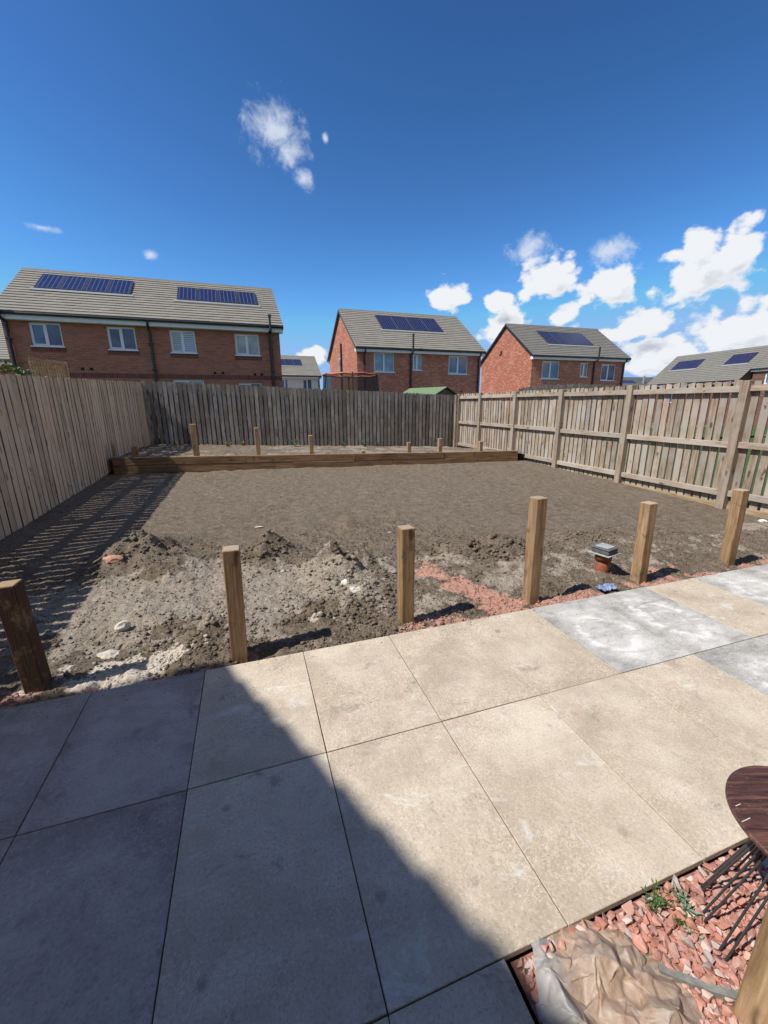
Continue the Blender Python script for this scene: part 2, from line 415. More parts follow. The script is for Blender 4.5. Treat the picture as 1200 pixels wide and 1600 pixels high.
def soil_height(x, y):
    x = np.asarray(x, float); y = np.asarray(y, float)
    g = slope_z(x, y)
    e = 1 - sstep(y, .05, .75)
    z = g * (1 - e) + np.minimum(g, -.012) * e - .02 * (1 - sstep(y, 0, .12))
    rm = rough_mask(x, y)
    # heaps
    n = fbm(x, y, 3.2, 6, 21, .62)
    heap = (.15 * gauss(x, y, -.75, 2.15, .40, .38) + .07 * gauss(x, y, -.35, 1.6, .5, .22, .7) + .16 * gauss(x, y, .42, 1.80, .27, .19, .2) +
            .21 * gauss(x, y, 1.18, 1.28, .32, .28) + .06 * gauss(x, y, 1.2, .75, .3, .2) + .10 * gauss(x, y, 2.75, 1.35, .55, .18, -.15) + .05 * gauss(x, y, 2.9, .75, .28, .2) +
            .05 * gauss(x, y, -.1, .75, .5, .3) + .04 * gauss(x, y, 4.5, .8, .6, .3) + .05 * gauss(x, y, 1.45, 2.5, .22, .12) + .035 * gauss(x, y, 3.9, 1.5, .5, .12, -.2) +
            .055 * gauss(x, y, 3.57, .40, .12, .07) + .06 * gauss(x, y, .02, .42, .16, .12) + .05 * gauss(x, y, .85, .5, .25, .1))
    z = z + heap * (1 + 1.0 * fbm(x, y, 3.2, 3, 21, .55) + .22 * n)
    for fx_, fy_, fh_ in FRONT_POSTS: z = z + .022 * gauss(x, y, fx_, fy_ + .02, .10, .08) * (1 + 2 * n)
    pits = (.10 * gauss(x, y, 3.90, .47, .13, .08) + .08 * gauss(x, y, 2.86, .27, .17, .06, .1) + .10 * gauss(x, y, 2.93, .93, .07, .08) + .05 * gauss(x, y, -.66, .45, .10, .07) +
            .06 * gauss(x, y, .06, .13, .06, .06) + .05 * gauss(x, y, 3.2, 1.5, .1, .04) + .045 * gauss(x, y, -.55, 2.0, .07, .05) + .06 * gauss(x, y, .3, 1.62, .10, .05) + .05 * gauss(x, y, -.75, .62, .12, .05))
    z = z - pits
    z = z + rm * (.026 * n + .012 * np.abs(fbm(x, y, 14, 4, 51, .6)) * 2 + .010 * fbm(x, y, 34, 3, 61, .6))
    smo = 1 - rm
    z = z + smo * (.014 * fbm(x, y, 1.6, 4, 71) - .018 * np.clip(fbm(x, y, 3.3, 3, 171) - .16, 0, 1) + .03 * np.clip(fbm(x * .5, y, 6, 3, 172) - .26, 0, 1) + .0060 * fbm(x, y, 22, 4, 81, .65) + .0014 * np.sin(x * 21 + 5 * fbm(x, y, .8, 3, 91)) * (.5 + fbm(x, y, 1.1, 2, 93)))
    edge = gauss(x, y, -.4, .06, 1.0, .10) * .02
    z = z + edge * (1 + 3 * n)
    z = np.where(y < .30, np.minimum(z, -.002 + .12 * np.clip(y, 0, 1)), z)
    return z
def soil_colour(x, y):
    n = fbm(x, y, 2.6, 6, 121, .62); n2 = fbm(x, y, 11, 4, 131, .6)
    dry = .62 * (1 - sstep(y, .9, 1.9)) * (1 - .6 * sstep(x, 1.7, 2.4)) + gauss(x, y, -.45, .95, .75, .55, .2) + .8 * gauss(x, y, .65, .95, .45, .45) + .75 * gauss(x, y, 2.9, .75, .6, .35) + .35 * gauss(x, y, .3, 1.3, 1., .6) + .4 * gauss(x, y, 4.6, .6, .9, .35) + .35 * gauss(x, y, 6.8, .8, .7, .5)
    dark = gauss(x, y, -.75, 2.3, .5, .3) + .9 * gauss(x, y, 1.2, 1.5, .36, .26) + .9 * gauss(x, y, .38, 1.9, .32, .22) + .8 * gauss(x, y, 2.85, 1.5, .6, .22, -.15) + .5 * gauss(x, y, 4.3, 1.5, .5, .2)
    dryf = sstep(dry - .75 * dark + (1.2 * n + .6 * n2) * (.25 + .75 * sstep(dry, .05, .4)), .20, 1.05)
    # red sand bedding along the patio edge, its tongues into the soil
    band = np.exp(-(np.clip(y, 0, 9) / .29) ** 2) * (.85 + .0 * x)
    band = band * (1 + .35 * sstep(x, 1.7, 2.3)) * (1 - .9 * gauss(x, y, 1.0, .15, .30, .3)) * (1 - .6 * gauss(x, y, 2.6, .2, .12, .2))
    t = gauss(x, y, 2.07, .66, .66, .19, -1.25) * 1.25 + .9 * gauss(x, y, 2.15, .15, .35, .16) + .75 * gauss(x, y, 4.2, .33, .6, .16) + .6 * gauss(x, y, 3.3, .45, .35, .14, .3) + .5 * gauss(x, y, -.55, .5, .22, .1) + .5 * gauss(x, y, -1.6, .45, .5, .12)
    t = t + .35 * gauss(x, y, .35, 2.2, .5, .15)
    rb_ = np.maximum(band, t); red = sstep(rb_ + (1.0 * n + .8 * n2) * sstep(rb_, .08, .5), .28, 1.25)
    cr_ = (.95 * gauss(x, y, -.38, .22, .42, .16) + .7 * gauss(x, y, .72, .38, .2, .1) + 1.3 * gauss(x, y, 1.06, .77, .055, .045) + .5 * gauss(x, y, 1.1, .62, .1, .06) + .5 * gauss(x, y, 3.6, .36, .3, .07)); cr_ = cr_ + .55 * gauss(x, y, -.55, .20, .75, .22) + .30 * gauss(x, y, .6, .55, .5, .2); cream = sstep(cr_ + (.6 * n + .8 * n2) * sstep(cr_, .08, .4), .42, .95)
    return dryf, red, cream
def grid_mesh(name, xs, ys, zf, cf=None, mat=None):
    X, Y = np.meshgrid(xs, ys); Z = zf(X, Y)
    v = np.stack([X, Y, Z], -1).reshape(-1, 3); nx, ny = len(xs), len(ys)
    i = np.arange(nx * ny).reshape(ny, nx)
    q = np.stack([i[:-1, :-1], i[:-1, 1:], i[1:, 1:], i[1:, :-1]], -1).reshape(-1, 4)
    me = bpy.data.meshes.new(name); me.vertices.add(len(v)); me.vertices.foreach_set('co', v.ravel())
    me.loops.add(q.size); me.loops.foreach_set('vertex_index', q.ravel().astype(np.int32))
    me.polygons.add(len(q)); me.polygons.foreach_set('loop_start', np.arange(0, q.size, 4, dtype=np.int32))
    me.polygons.foreach_set('use_smooth', np.ones(len(q), bool)); me.update(calc_edges=True)
    if cf:
        a = me.color_attributes.new('soil', 'FLOAT_COLOR', 'POINT'); c = cf(X, Y)
        arr = np.ones((len(v), 4), np.float32)
        for k in range(3): arr[:, k] = c[k].ravel()
        a.data.foreach_set('color', arr.ravel())
    if mat: me.materials.append(mat)
    return me
def soil_mat():
    t = NT('garden_soil')
    at = t.node('ShaderNodeVertexColor', layer_name='soil'); s = t.node('ShaderNodeSeparateColor'); t.put(at.outputs[0], s.inputs[0])
    P = t.geo.outputs['Position']
    n = t.noise(P, 9, 8, .68); f = t.noise(P, 70, 6, .7); g = t.noise(P, 230, 3, .6); b = t.noise(P, 1.3, 5, .6)
    soil = t.ramp(t.math('ADD', t.math('MULTIPLY', n, .45), t.math('MULTIPLY', f, .55)), [(.34, (.062, .045, .031)), (.5, (.170, .130, .092)), (.66, (.295, .235, .172))])
    soil = t.mix(t.math('MULTIPLY', t.ss(b, .40, .66), .35), soil, (.19, .155, .118))
    dry = t.ramp(t.math('ADD', t.math('MULTIPLY', n, .4), t.math('MULTIPLY', f, .6)), [(.33, (.13, .104, .078)), (.5, (.315, .262, .203)), (.68, (.47, .41, .33))])
    red = t.ramp(f, [(.3, (.27, .13, .09)), (.52, (.50, .265, .195)), (.72, (.62, .42, .33))])
    cream = t.ramp(f, [(.3, (.42, .35, .27)), (.7, (.72, .64, .53))])
    soil = t.mix(t.math('MULTIPLY', t.ss(t.noise(P, 30, 4, .65), .52, .64), .5), soil, (.075, .056, .040)); soil = t.mix(t.math('MULTIPLY', t.ss(t.noise(P, 19, 5, .7), .56, .68), .4), soil, (.30, .25, .195))
    fz = t.math('MULTIPLY', t.math('SUBTRACT', f, .5), .9)
    c = t.mix(t.ss(t.math('ADD', s.outputs[0], fz), .2, .8), soil, dry)
    c = t.mix(t.ss(t.math('ADD', s.outputs[1], fz), .25, .75), c, red)
    c = t.mix(t.ss(t.math('ADD', s.outputs[2], fz), .3, .75), c, cream)
    # small pale and dark stones
    vo = t.node('ShaderNodeTexVoronoi'); t.put(P, vo.inputs['Vector']); vo.inputs['Scale'].default_value = 42
    sp = t.math('MULTIPLY', t.ss(vo.outputs['Distance'], .30, .20), t.ss(t.noise(P, 13, 2), .56, .6))
    c = t.mix(t.math('MULTIPLY', sp, .7), c, (.42, .38, .32))
    t.color(c); t.rough(.95); t.b.inputs['Specular IOR Level'].default_value = .1
    h = t.math('ADD', t.math('MULTIPLY', n, 1.0), t.math('ADD', t.math('MULTIPLY', f, .55), t.math('MULTIPLY', g, .2)))
    t.bump(h, .026, 1.0)
    return t.m
M['soil'] = soil_mat()

# ------------------------------------------------------------------ ground beyond, neighbouring lawns
def grass_mat():
    t = NT('lawn_grass'); P = t.geo.outputs['Position']
    n = t.noise(P, 3, 6, .65); f = t.noise(P, 60, 5, .7)
    t.color(t.ramp(t.math('ADD', t.math('MULTIPLY', n, .4), t.math('MULTIPLY', f, .6)), [(.35, (.035, .055, .018)), (.55, (.075, .11, .035)), (.7, (.13, .16, .06))]))
    t.bump(f, .03); return t.m
M['grass'] = grass_mat()
M['ground'] = plain('earth_ground', (.16, .14, .10), .95, .3, .5)
g = MB().add([(-1500, -1500, -.6), (1500, -1500, -.6), (1500, 1500, -.6), (-1500, 1500, -.6)], [(0, 1, 2, 3)]).build('ground', M['ground']); tag(g, kind='structure')
g = grid_mesh('lawn', np.linspace(7.72, 60, 60), np.linspace(-10, 11.0, 30), lambda x, y: -.14 + .01 * fbm(x, y, 2, 3, 3), mat=M['grass']); tag(obj('lawn', g), kind='structure')
g = grid_mesh('lawn', np.linspace(-16, 32, 50), np.linspace(11.18, 17, 20), lambda x, y: -.05 + .02 * fbm(x, y, 1, 3, 4), mat=M['grass']); tag(obj('lawn', g), kind='structure')
g = grid_mesh('lawn', np.linspace(-13, -2.43, 30), np.linspace(.6, 11.1, 20), lambda x, y: slope_z(x, y) - .05 + .01 * fbm(x, y, 1, 3, 4), mat=M['grass']); tag(obj('lawn', g), kind='structure')

# ------------------------------------------------------------------ soil plot
ys = [0.0]
while ys[-1] < 6.99: ys.append(ys[-1] + .0105 + .0045 * ys[-1])
ys[-1] = 6.99
xs_near = np.linspace(-2.35, 7.64, 760)
soil = obj('soil', grid_mesh('soil', xs_near, np.array(ys), soil_height, soil_colour, M['soil'])); tag(soil, kind='structure')
def BED_Z(x, y):
    x = np.asarray(x, float); y = np.asarray(y, float)
    f = sstep(y, 7.0, 11.1)
    return (.455 - .0275 * x) * (1 - f) + (.37 - .045 * x) * f + .035 * fbm(x, y, 2.5, 5, 5, .6) + .02 * fbm(x, y, 12, 3, 6)
def bed_col(x, y):
    n = fbm(x, y, 1.6, 5, 77, .6); return sstep(.35 + n + .3 * sstep(x, -1, 1), .35, .9) * .55, sstep(n + .6 * gauss(x, y, 0, 9, 1, 2), .35, .7) * .35, sstep(fbm(x, y, 2.7, 4, 78), .2, .5) * .35
tag(obj('bed_soil', grid_mesh('bed_soil', np.linspace(-2.34, 7.62, 320), np.linspace(7.06, 11.1, 130), BED_Z, bed_col, M['soil'])), kind='structure')

# clods of earth lying on the soil: uncountable, one object
def rock_template(seed, sub=1, rough_=.35):
    bm = bmesh.new(); bmesh.ops.create_icosphere(bm, subdivisions=sub, radius=1)
    r2 = random.Random(seed); off = Vector((r2.random() * 50, r2.random() * 50, 0))
    for v in bm.verts:
        v.co *= 1 + rough_ * 2 * mnoise.noise(v.co * 1.1 + off) + r2.uniform(-.12, .12)
        v.co.z *= .7
    bm.verts.index_update(); vs = np.array([v.co[:] for v in bm.verts]); fs = np.array([[v.index for v in f.verts] for f in bm.faces]); bm.free()
    return vs, fs
def scatter(name, pts, sizes, mat, seed=1, cols=None, sub=1):
    T = [rock_template(seed * 31 + k, sub) for k in range(6)]; V = []; F = []; n = 0; C_ = []
    for i, (p, s) in enumerate(zip(pts, sizes)):
        vs, fs = T[i % 6]; a = nrng.random() * 6.283; c, sn = math.cos(a), math.sin(a)
        sc = s * (1 + .5 * (nrng.random(3) - .5)); w = vs * sc
        w = np.stack([w[:, 0] * c - w[:, 1] * sn, w[:, 0] * sn + w[:, 1] * c, w[:, 2]], 1) + p
        V.append(w); F.append(fs + n); n += len(vs)
        if cols is not None: C_.append(np.repeat(cols[i][None], len(vs), 0))
    V = np.concatenate(V); F = np.concatenate(F)
    me = bpy.data.meshes.new(name); me.vertices.add(len(V)); me.vertices.foreach_set('co', V.ravel())
    me.loops.add(F.size); me.loops.foreach_set('vertex_index', F.ravel().astype(np.int32))
    me.polygons.add(len(F)); me.polygons.foreach_set('loop_start', np.arange(0, F.size, 3, dtype=np.int32)); me.update(calc_edges=True)
    if cols is not None:
        a = me.color_attributes.new('soil', 'FLOAT_COLOR', 'POINT'); c = np.ones((len(V), 4), np.float32); c[:, :3] = np.concatenate(C_); a.data.foreach_set('color', c.ravel())
    me.materials.append(mat); return me
N = 90000
px = nrng.uniform(-2.3, 7.6, N); py = nrng.uniform(.02, 1, N) ** 1.7 * 6.6 + .01
rm = rough_mask(px, py)
heapd = gauss(px, py, -.7, 2.1, .5, .45) + gauss(px, py, 1.2, 1.35, .4, .35) + gauss(px, py, .4, 1.75, .35, .3) + gauss(px, py, 2.8, 1.3, .6, .3) + gauss(px, py, .0, .45, .3, .2) + gauss(px, py, 1, .6, .5, .3) + .6 * gauss(px, py, 4.3, 1.3, .5, .3)
keep = nrng.random(N) < (.22 + .34 * rm + 1.2 * heapd) * (.45 + 1.1 * (fbm(px, py, 4, 3, 8) + .5))
px, py, rm, heapd = px[keep], py[keep], rm[keep], heapd[keep]
sz = (.0022 + .0075 * nrng.random(len(px)) ** 3.0 + .010 * (nrng.random(len(px)) < .035) * nrng.random(len(px)) + .026 * np.clip(heapd + .25 * rm, 0, 1) * nrng.random(len(px)) ** 8) * (.75 + .35 * rm)
pz = soil_height(px, py) + sz * .25
c3 = np.stack([np.asarray(c) for c in soil_colour(px, py)], 1)
tag(obj('soil_clods', scatter('soil_clods', np.stack([px, py, pz], 1), sz, M['soil'], 3, c3)), kind='stuff')

# ------------------------------------------------------------------ patio
def slab_mat(name, base, dark, light, smear=None, speck=(.12, .11, .1)):
    t = NT(name)
    P = t.geo.outputs['Position']; rnd = t.math('MULTIPLY', t.oi.outputs['Random'], 53.0)
    V = t.vadd(P, rnd)
    big = t.noise(V, 1.6, 6, .62, .4); med = t.noise(V, 7.5, 8, .66, .3); fine = t.noise(V, 95, 5, .68); grit = t.noise(V, 380, 2, .5)
    c = t.ramp(big, [(.32, dark), (.52, base), (.70, light)])
    c = t.mix(t.math('MULTIPLY', t.ss(med, .50, .66), .45), c, light)
    c = t.mix(t.math('MULTIPLY', t.ss(med, .47, .36), .30), c, dark)
    c = t.mix(t.math('MULTIPLY', t.ss(fine, .54, .66), .35), c, tuple(min(.85, x * 1.35) for x in light))
    c = t.mix(t.math('MULTIPLY', t.ss(fine, .46, .36), .40), c, tuple(x * .62 for x in dark))
    # grubby marks
    m1 = t.noise(t.vadd(V, 3.3), 4.2, 8, .78, .8)
    c = t.mix(t.math('MULTIPLY', t.ss(m1, .555, .68), .6), c, speck)
    web = t.math('ABSOLUTE', t.math('SUBTRACT', t.noise(V, 26, 5, .62, 1.2), .5))
    c = t.mix(t.math('MULTIPLY', t.ss(web, .035, .0), t.math('MULTIPLY', t.ss(t.noise(V, 3.1, 4), .40, .60), .5)), c, tuple(min(.85, x * 1.3) for x in light))
    m2 = t.noise(t.vadd(V, 7.7), 2.6, 7, .7, .4)
    c = t.mix(t.math('MULTIPLY', t.ss(m2, .55, .70), .42), c, dark)
    vd = t.node('ShaderNodeTexVoronoi'); t.put(V, vd.inputs['Vector']); vd.inputs['Scale'].default_value = 5.5
    spot = t.math('MULTIPLY', t.ss(t.math('ADD', vd.outputs['Distance'], t.math('MULTIPLY', fine, .12)), .22, .12), t.ss(t.noise(V, 2.2, 2), .54, .6))
    c = t.mix(t.math('MULTIPLY', spot, .6), c, speck)
    # pale salts
    if smear:
        o = t.xyz(t.tc.outputs['Object'])
        wv = t.math('MULTIPLY', t.math('SUBTRACT', t.noise(V, 2.6, 5, .6), .5), 1.3)
        rr = t.math('SQRT', t.math('ADD', t.math('POWER', t.math('DIVIDE', o[0], .30), 2.0), t.math('POWER', t.math('DIVIDE', t.math('ADD', o[1], .02), .42), 2.0)))
        rr = t.math('ADD', rr, wv)
        ring = t.math('MULTIPLY', t.ss(rr, 1.05, .62), t.math('ADD', .55, t.math('MULTIPLY', t.ss(rr, .35, .7), .45)))
        st = t.noise(t.mapping(V, (1.5, 3.6, 1), rot=(0, 0, .5)), 3.2, 9, .70, .6)
        sw = t.math('ADD', .5, t.math('MULTIPLY', .5, t.math('SINE', t.math('ADD', t.math('MULTIPLY', rr, 17.0), t.math('MULTIPLY', med, 9.0)))))
        ring = t.math('MULTIPLY', ring, t.math('ADD', .55, t.math('MULTIPLY', sw, .5)))
        c = t.mix(t.math('MULTIPLY', ring, t.math('MULTIPLY', t.ss(st, .34, .62), smear[1])), c, smear[0])
        c = t.mix(t.math('MULTIPLY', t.math('SUBTRACT', 1.0, t.ss(rr, 1.1, .9)), t.math('MULTIPLY', t.ss(st, .5, .35), .5)), c, tuple(x * .7 for x in dark))
    else:
        s1 = t.noise(t.mapping(V, (1, 2.2, 1), rot=(0, 0, .8)), 1.9, 9, .7, 1.5)
        c = t.mix(t.math('MULTIPLY', t.ss(s1, .57, .68), .55), c, (.66, .64, .58))
    t.color(c)
    t.rough(t.math('ADD', .62, t.math('MULTIPLY', med, .2))); t.b.inputs['Specular IOR Level'].default_value = .35
    riven = t.noise(t.mapping(V, (1, 1, 1)), 30, 7, .62, 1.6)
    h = t.math('ADD', t.math('MULTIPLY', riven, 1.0), t.math('ADD', t.math('MULTIPLY', fine, .5), t.math('MULTIPLY', grit, .22)))
    t.bump(h, .0038, .75)
    return t.m
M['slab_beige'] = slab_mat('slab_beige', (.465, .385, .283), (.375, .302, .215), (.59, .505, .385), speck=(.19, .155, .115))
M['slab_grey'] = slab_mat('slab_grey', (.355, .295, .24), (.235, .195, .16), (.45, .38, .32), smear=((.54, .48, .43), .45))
M['slab_palegrey'] = slab_mat('slab_pale_grey', (.40, .375, .335), (.25, .236, .21), (.52, .49, .44), smear=((.76, .73, .68), .9))
patio = empty('patio', None, None); tag(patio, kind='structure')
base = MB(); base.box(-2.36, -2.655, -.16, .962, -.006, -.0095); base.box(.9625, -1.735, -.16, 7.64, -.006, -.0085)
M['joint'] = plain('joint_sand', (.10, .085, .065), .95, .6, 14, bump=.003)
jb = base.build('bedding', M['joint'], patio)
slab_meshes = {}
def slab(i0, i1, y1, y0, kind):
    w, d = (i1 - i0) * .6 - .0045, (y1 - y0) - .0045; key = (round(w, 3), round(d, 3), kind)
    if key not in slab_meshes:
        slab_meshes[key] = MB().box(-w / 2, -d / 2, -.026, w / 2, d / 2, 0).mesh('paving_slab', M['slab_' + kind], bevel=.0018)
    obj('paving_slab', slab_meshes[key], patio, ((i0 + i1) * .3, (y0 + y1) / 2, rng.uniform(-.0015, .0015)), (rng.uniform(-.0012, .0012), rng.uniform(-.0012, .0012), rng.uniform(-.0018, .0018)))
R1, R2, R3 = (0, -.8467), (-.8467, -1.7396), (-1.7396, -2.64)
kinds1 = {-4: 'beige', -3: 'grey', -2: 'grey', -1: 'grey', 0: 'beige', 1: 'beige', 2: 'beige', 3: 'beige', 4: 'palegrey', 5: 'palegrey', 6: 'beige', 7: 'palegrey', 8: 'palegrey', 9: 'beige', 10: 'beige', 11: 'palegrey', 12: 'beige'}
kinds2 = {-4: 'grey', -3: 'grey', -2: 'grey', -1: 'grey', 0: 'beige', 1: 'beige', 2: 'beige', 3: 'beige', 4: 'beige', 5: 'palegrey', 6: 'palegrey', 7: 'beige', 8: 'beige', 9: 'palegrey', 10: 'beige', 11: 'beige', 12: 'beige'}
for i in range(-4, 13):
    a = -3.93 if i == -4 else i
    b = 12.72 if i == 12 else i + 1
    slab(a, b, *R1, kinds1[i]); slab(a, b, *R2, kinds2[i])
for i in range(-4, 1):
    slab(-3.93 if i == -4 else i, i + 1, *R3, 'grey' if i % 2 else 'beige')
slab(1, 1.61, *R3, 'beige')

NC = 2600
cx_ = nrng.uniform(-2.3, 7.5, NC); cy_ = -np.abs(nrng.normal(0, 1, NC)) ** 1.6 * .11 - .004; ok_ = (cy_ > -1.7) & (nrng.random(NC) < .35 + 1.1 * (fbm(cx_, cy_, 3, 3, 9) + .3))
cx_, cy_ = cx_[ok_], cy_[ok_]; cs_ = .0010 + .0028 * nrng.random(len(cx_)) ** 3
tag(obj('soil_crumbs', scatter('soil_crumbs', np.stack([cx_, cy_, cs_ * .4], 1), cs_, M['soil'], 5, np.stack([nrng.random(len(cx_)) * .6, (nrng.random(len(cx_)) < .3) * 1.0, cx_ * 0], 1))), kind='stuff')

# ------------------------------------------------------------------ fences
def board_variants(w, th, h, n=6, top=.012):
    out = []
    for k in range(n):
        r2 = random.Random(k + 50); b = MB()
        t0, t1 = r2.uniform(-top, top), r2.uniform(-top, top)
        segs = 4; vs = []
        for s_ in range(segs + 1):
            z = h * s_ / segs; dx = r2.uniform(-.0022, .0022); dy = r2.uniform(-.003, .003)
            za, zb = (z + t0, z + t1) if s_ == segs else (z, z)
            vs += [(-w / 2 + dx, -th / 2 + dy, za), (w / 2 + dx, -th / 2 + dy, zb), (w / 2 + dx, th / 2 + dy, zb), (-w / 2 + dx, th / 2 + dy, za)]
        fs = [(0, 3, 2, 1), (segs * 4, segs * 4 + 1, segs * 4 + 2, segs * 4 + 3)]
        for s_ in range(segs):
            for q in range(4): fs.append((s_ * 4 + q, s_ * 4 + (q + 1) % 4, s_ * 4 + 4 + (q + 1) % 4, s_ * 4 + 4 + q))
        b.add(vs, fs); out.append(b)
    return out
def jit(a): return rng.uniform(-a, a)
# left fence: boards face the garden, rails and posts on the far side
fl = empty('timber_fence', 'brown timber fence with boards facing the garden, along the striped shadow', 'fence', (-2.36, 0, 0))
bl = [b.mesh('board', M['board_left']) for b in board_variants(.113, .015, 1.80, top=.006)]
y = -.45; k = 0
while y < 11.1:
    z = .02 + .0345 * y + jit(.006)
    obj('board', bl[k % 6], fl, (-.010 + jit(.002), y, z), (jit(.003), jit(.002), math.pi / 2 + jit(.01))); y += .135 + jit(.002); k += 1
for zz in (.40, .98, 1.62):
    p = MB()
    p.box(-.075, -.5, -.045, -.0215, 11.1, .045)
    o = p.build('rail', wood('rail_wood_left_%d' % int(zz * 10), (.11, .08, .055), (.2, .15, .11), (.3, .23, .17), 'Y'), fl); o.location = (0, 0, zz); o.rotation_euler = (.0345, 0, 0)
p = MB().box(-.05, -.5, -.16, -.0215, 11.1, .33).build('gravel_board', M['gravel_board'], fl); p.rotation_euler = (.0345, 0, 0)
for k in range(7):
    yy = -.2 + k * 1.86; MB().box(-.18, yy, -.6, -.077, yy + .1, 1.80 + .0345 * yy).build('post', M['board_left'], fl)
# back fence: front boards with gaps backed by a second row
fb = empty('timber_fence', 'weathered grey board-on-board fence behind the raised bed', 'fence', (0, 11.11, 0))
bb = [b.mesh('board', M['board_back']) for b in board_variants(.100, .019, 1.80, top=.006)]
x = -2.30; k = 0
ztop = lambda x: 2.160 - .0393 * x
while x < 7.56:
    obj('board', bb[k % 6], fb, (x, -.045 + jit(.003), ztop(x) - 1.80 + jit(.006)), (jit(.004), jit(.0035), jit(.015))); x += .131 + jit(.003); k += 1
x = -2.234
while x < 7.56:
    obj('board', bb[k % 6], fb, (x, .045 + jit(.003), ztop(x) - 1.83 + jit(.01)), (jit(.004), jit(.003), jit(.015))); x += .131 + jit(.003); k += 1
for zz in (-.25, -.95, -1.62):
    p = MB().box(-2.34, -.034, -.04, 7.60, .034, .04).build('rail', M['rail_x'], fb); p.location = (0, 0, 2.160 + zz); p.rotation_euler = (0, math.atan(.0393), 0)
MB().box(7.50, -.16, -.35, 7.60, -.058, 1.87).build('post', M['post_right'], fb)
# right fence: posts and three rails on our side
fr = empty('timber_fence', 'sunlit silvery timber fence with posts and three rails facing the garden', 'fence', (7.65, 0, 0))
br = [b.mesh('board', M['board_right']) for b in board_variants(.108, .019, 1.94, top=.014)]
y = -1.9; k = 0
while y < 11.0:
    obj('board', br[k % 6], fr, (.062 + jit(.002), y, -.045 + jit(.008)), (jit(.004), jit(.006), math.pi / 2 + jit(.015))); y += (.139 if y > 1.95 else .150) + jit(.003); k += 1
ypos = [-1.75, .06, 1.97, 3.98, 5.86, 7.70, 9.54, 11.0]
pm = MB().box(-.06, -.06, -.7, .06, .06, 1.895).mesh('post', M['post_right'], bevel=.004)
for yy in ypos:
    obj('post', pm, fr, (-.004, yy, jit(.01)), (jit(.008), jit(.006), 0))
for a, b in zip(ypos[:-1], ypos[1:]):
    dz = jit(.01)
    for zz, h in ((1.775, .046), (.92, .046), (.145, .046)):
        MB().box(-.018, a + .061, zz + dz - h, .0505, b - .061, zz + dz + h).build('rail', M['rail_right'], fr, bevel=.003)
    MB().box(.028, a + .061, -.34, .050, b - .061, -.030).build('gravel_board', M['gravel_board'], fr)
    n = int((b - a) / .17)

# far neighbour fence, seen over the right fence
fn = empty('timber_fence', 'grey fence top of the next garden seen above the sunlit fence', 'fence', (9.6, 10.2, 0))
b3 = [b.mesh('board', M['board_right']) for b in board_variants(.14, .019, 2.0, top=.02)]
x = 0
while x < 5.2:
    zt = 2.07 + .11 * min(x, 1) + .036 * max(0, min(x - 1, 1.7)) - .03 * max(0, x - 2.7)
    obj('board', b3[k % 6], fn, (x, 0, zt - 2.0 + jit(.008)), (0, jit(.006), 0)); x += .16; k += 1
MB().box(-.05, .011, 1.70, 5.2, .06, 1.78).build('rail', M['rail_x'], fn); MB().box(-.05, .011, .2, 5.2, .06, .28).build('rail', M['rail_x'], fn)

# ------------------------------------------------------------------ raised bed
rb = empty('raised_bed', 'long low raised bed of brown timber sleepers in front of the grey fence', 'raised bed', (0, 6.98, 0))
ang = math.atan(.0265)
sl_len = 2.4
def sleeper(x0, x1, z0, z1, dy=0):
    o = MB().box(-(x1 - x0) / 2, 0, 0, (x1 - x0) / 2, .10, z1 - z0).build('sleeper', M['sleeper'], rb, bevel=.006)
    xm = (x0 + x1) / 2; o.location = (xm, dy, .183 - .0265 * xm + z0); o.rotation_euler = (jit(.01), ang + jit(.0012), jit(.0015))
for a, b in ((-2.26, .30), (.304, 2.70), (2.704, 5.10), (5.104, 7.34)): sleeper(a, b, .166, .325, jit(.006))
for a, b in ((-2.26, -1.1), (-1.096, 1.30), (1.304, 3.70), (3.704, 6.10), (6.104, 7.34)): sleeper(a, b, 0.0, .162, .004 + jit(.004))
sleeper(-2.26, 7.34, -.16, -.004, .006)

def post_mesh(w, d, h, mat):
    b = MB().box(-w / 2, -d / 2, -.12, w / 2, d / 2, h); return b.mesh('timber_post', mat, bevel=.005)
bed_posts = [(-2.23, .84, .05, 'thin dark timber post in the raised bed against the left brown fence'),
             (-1.86, .77, .10, 'short squat timber post in the shaded left corner of the raised bed'),
             (-.71, 1.19, .12, 'tallest timber post standing in the raised bed'),
             (.56, 1.085, .09, 'second tallest timber post in the raised bed, right of the tallest'),
             (1.75, .885, .09, 'timber post in the middle of the raised bed, left of the barely visible stub'),
             (2.995, .48, .10, 'barely visible timber stub just poking above the raised bed sleepers'),
             (4.195, .64, .09, 'timber post behind the sleepers, left one of the close pair'),
             (5.06, .71, .10, 'timber post behind the sleepers, right one of the close pair'),
             (6.26, .60, .10, 'last timber post of the raised bed before the sunlit fence')]
for x, zt, w, lab in bed_posts:
    o = obj('timber_post', post_mesh(w, .095, zt - .3, M['timber']), None, (x, 7.15, .3), (jit(.012), jit(.012), jit(.05)))
    tag(o, lab, 'post', 'posts in the raised bed')
labels = ['mud-stained dark timber post at the patio edge, leftmost, in front of the striped shadow', 'timber post by the patio edge beside the tip of the house shadow',
          'timber post at the patio edge in front of the dark soil heap', 'tallest timber post at the patio edge, left of the drain riser',
          'timber post with pale scuffs at the patio edge, just right of the drain riser', 'yellowish timber post at the patio edge nearest the sunlit fence']
tilt = [(.0, -.03), (.0, .025), (0, 0), (0, -.012), (0, -.03), (.0, -.035)]
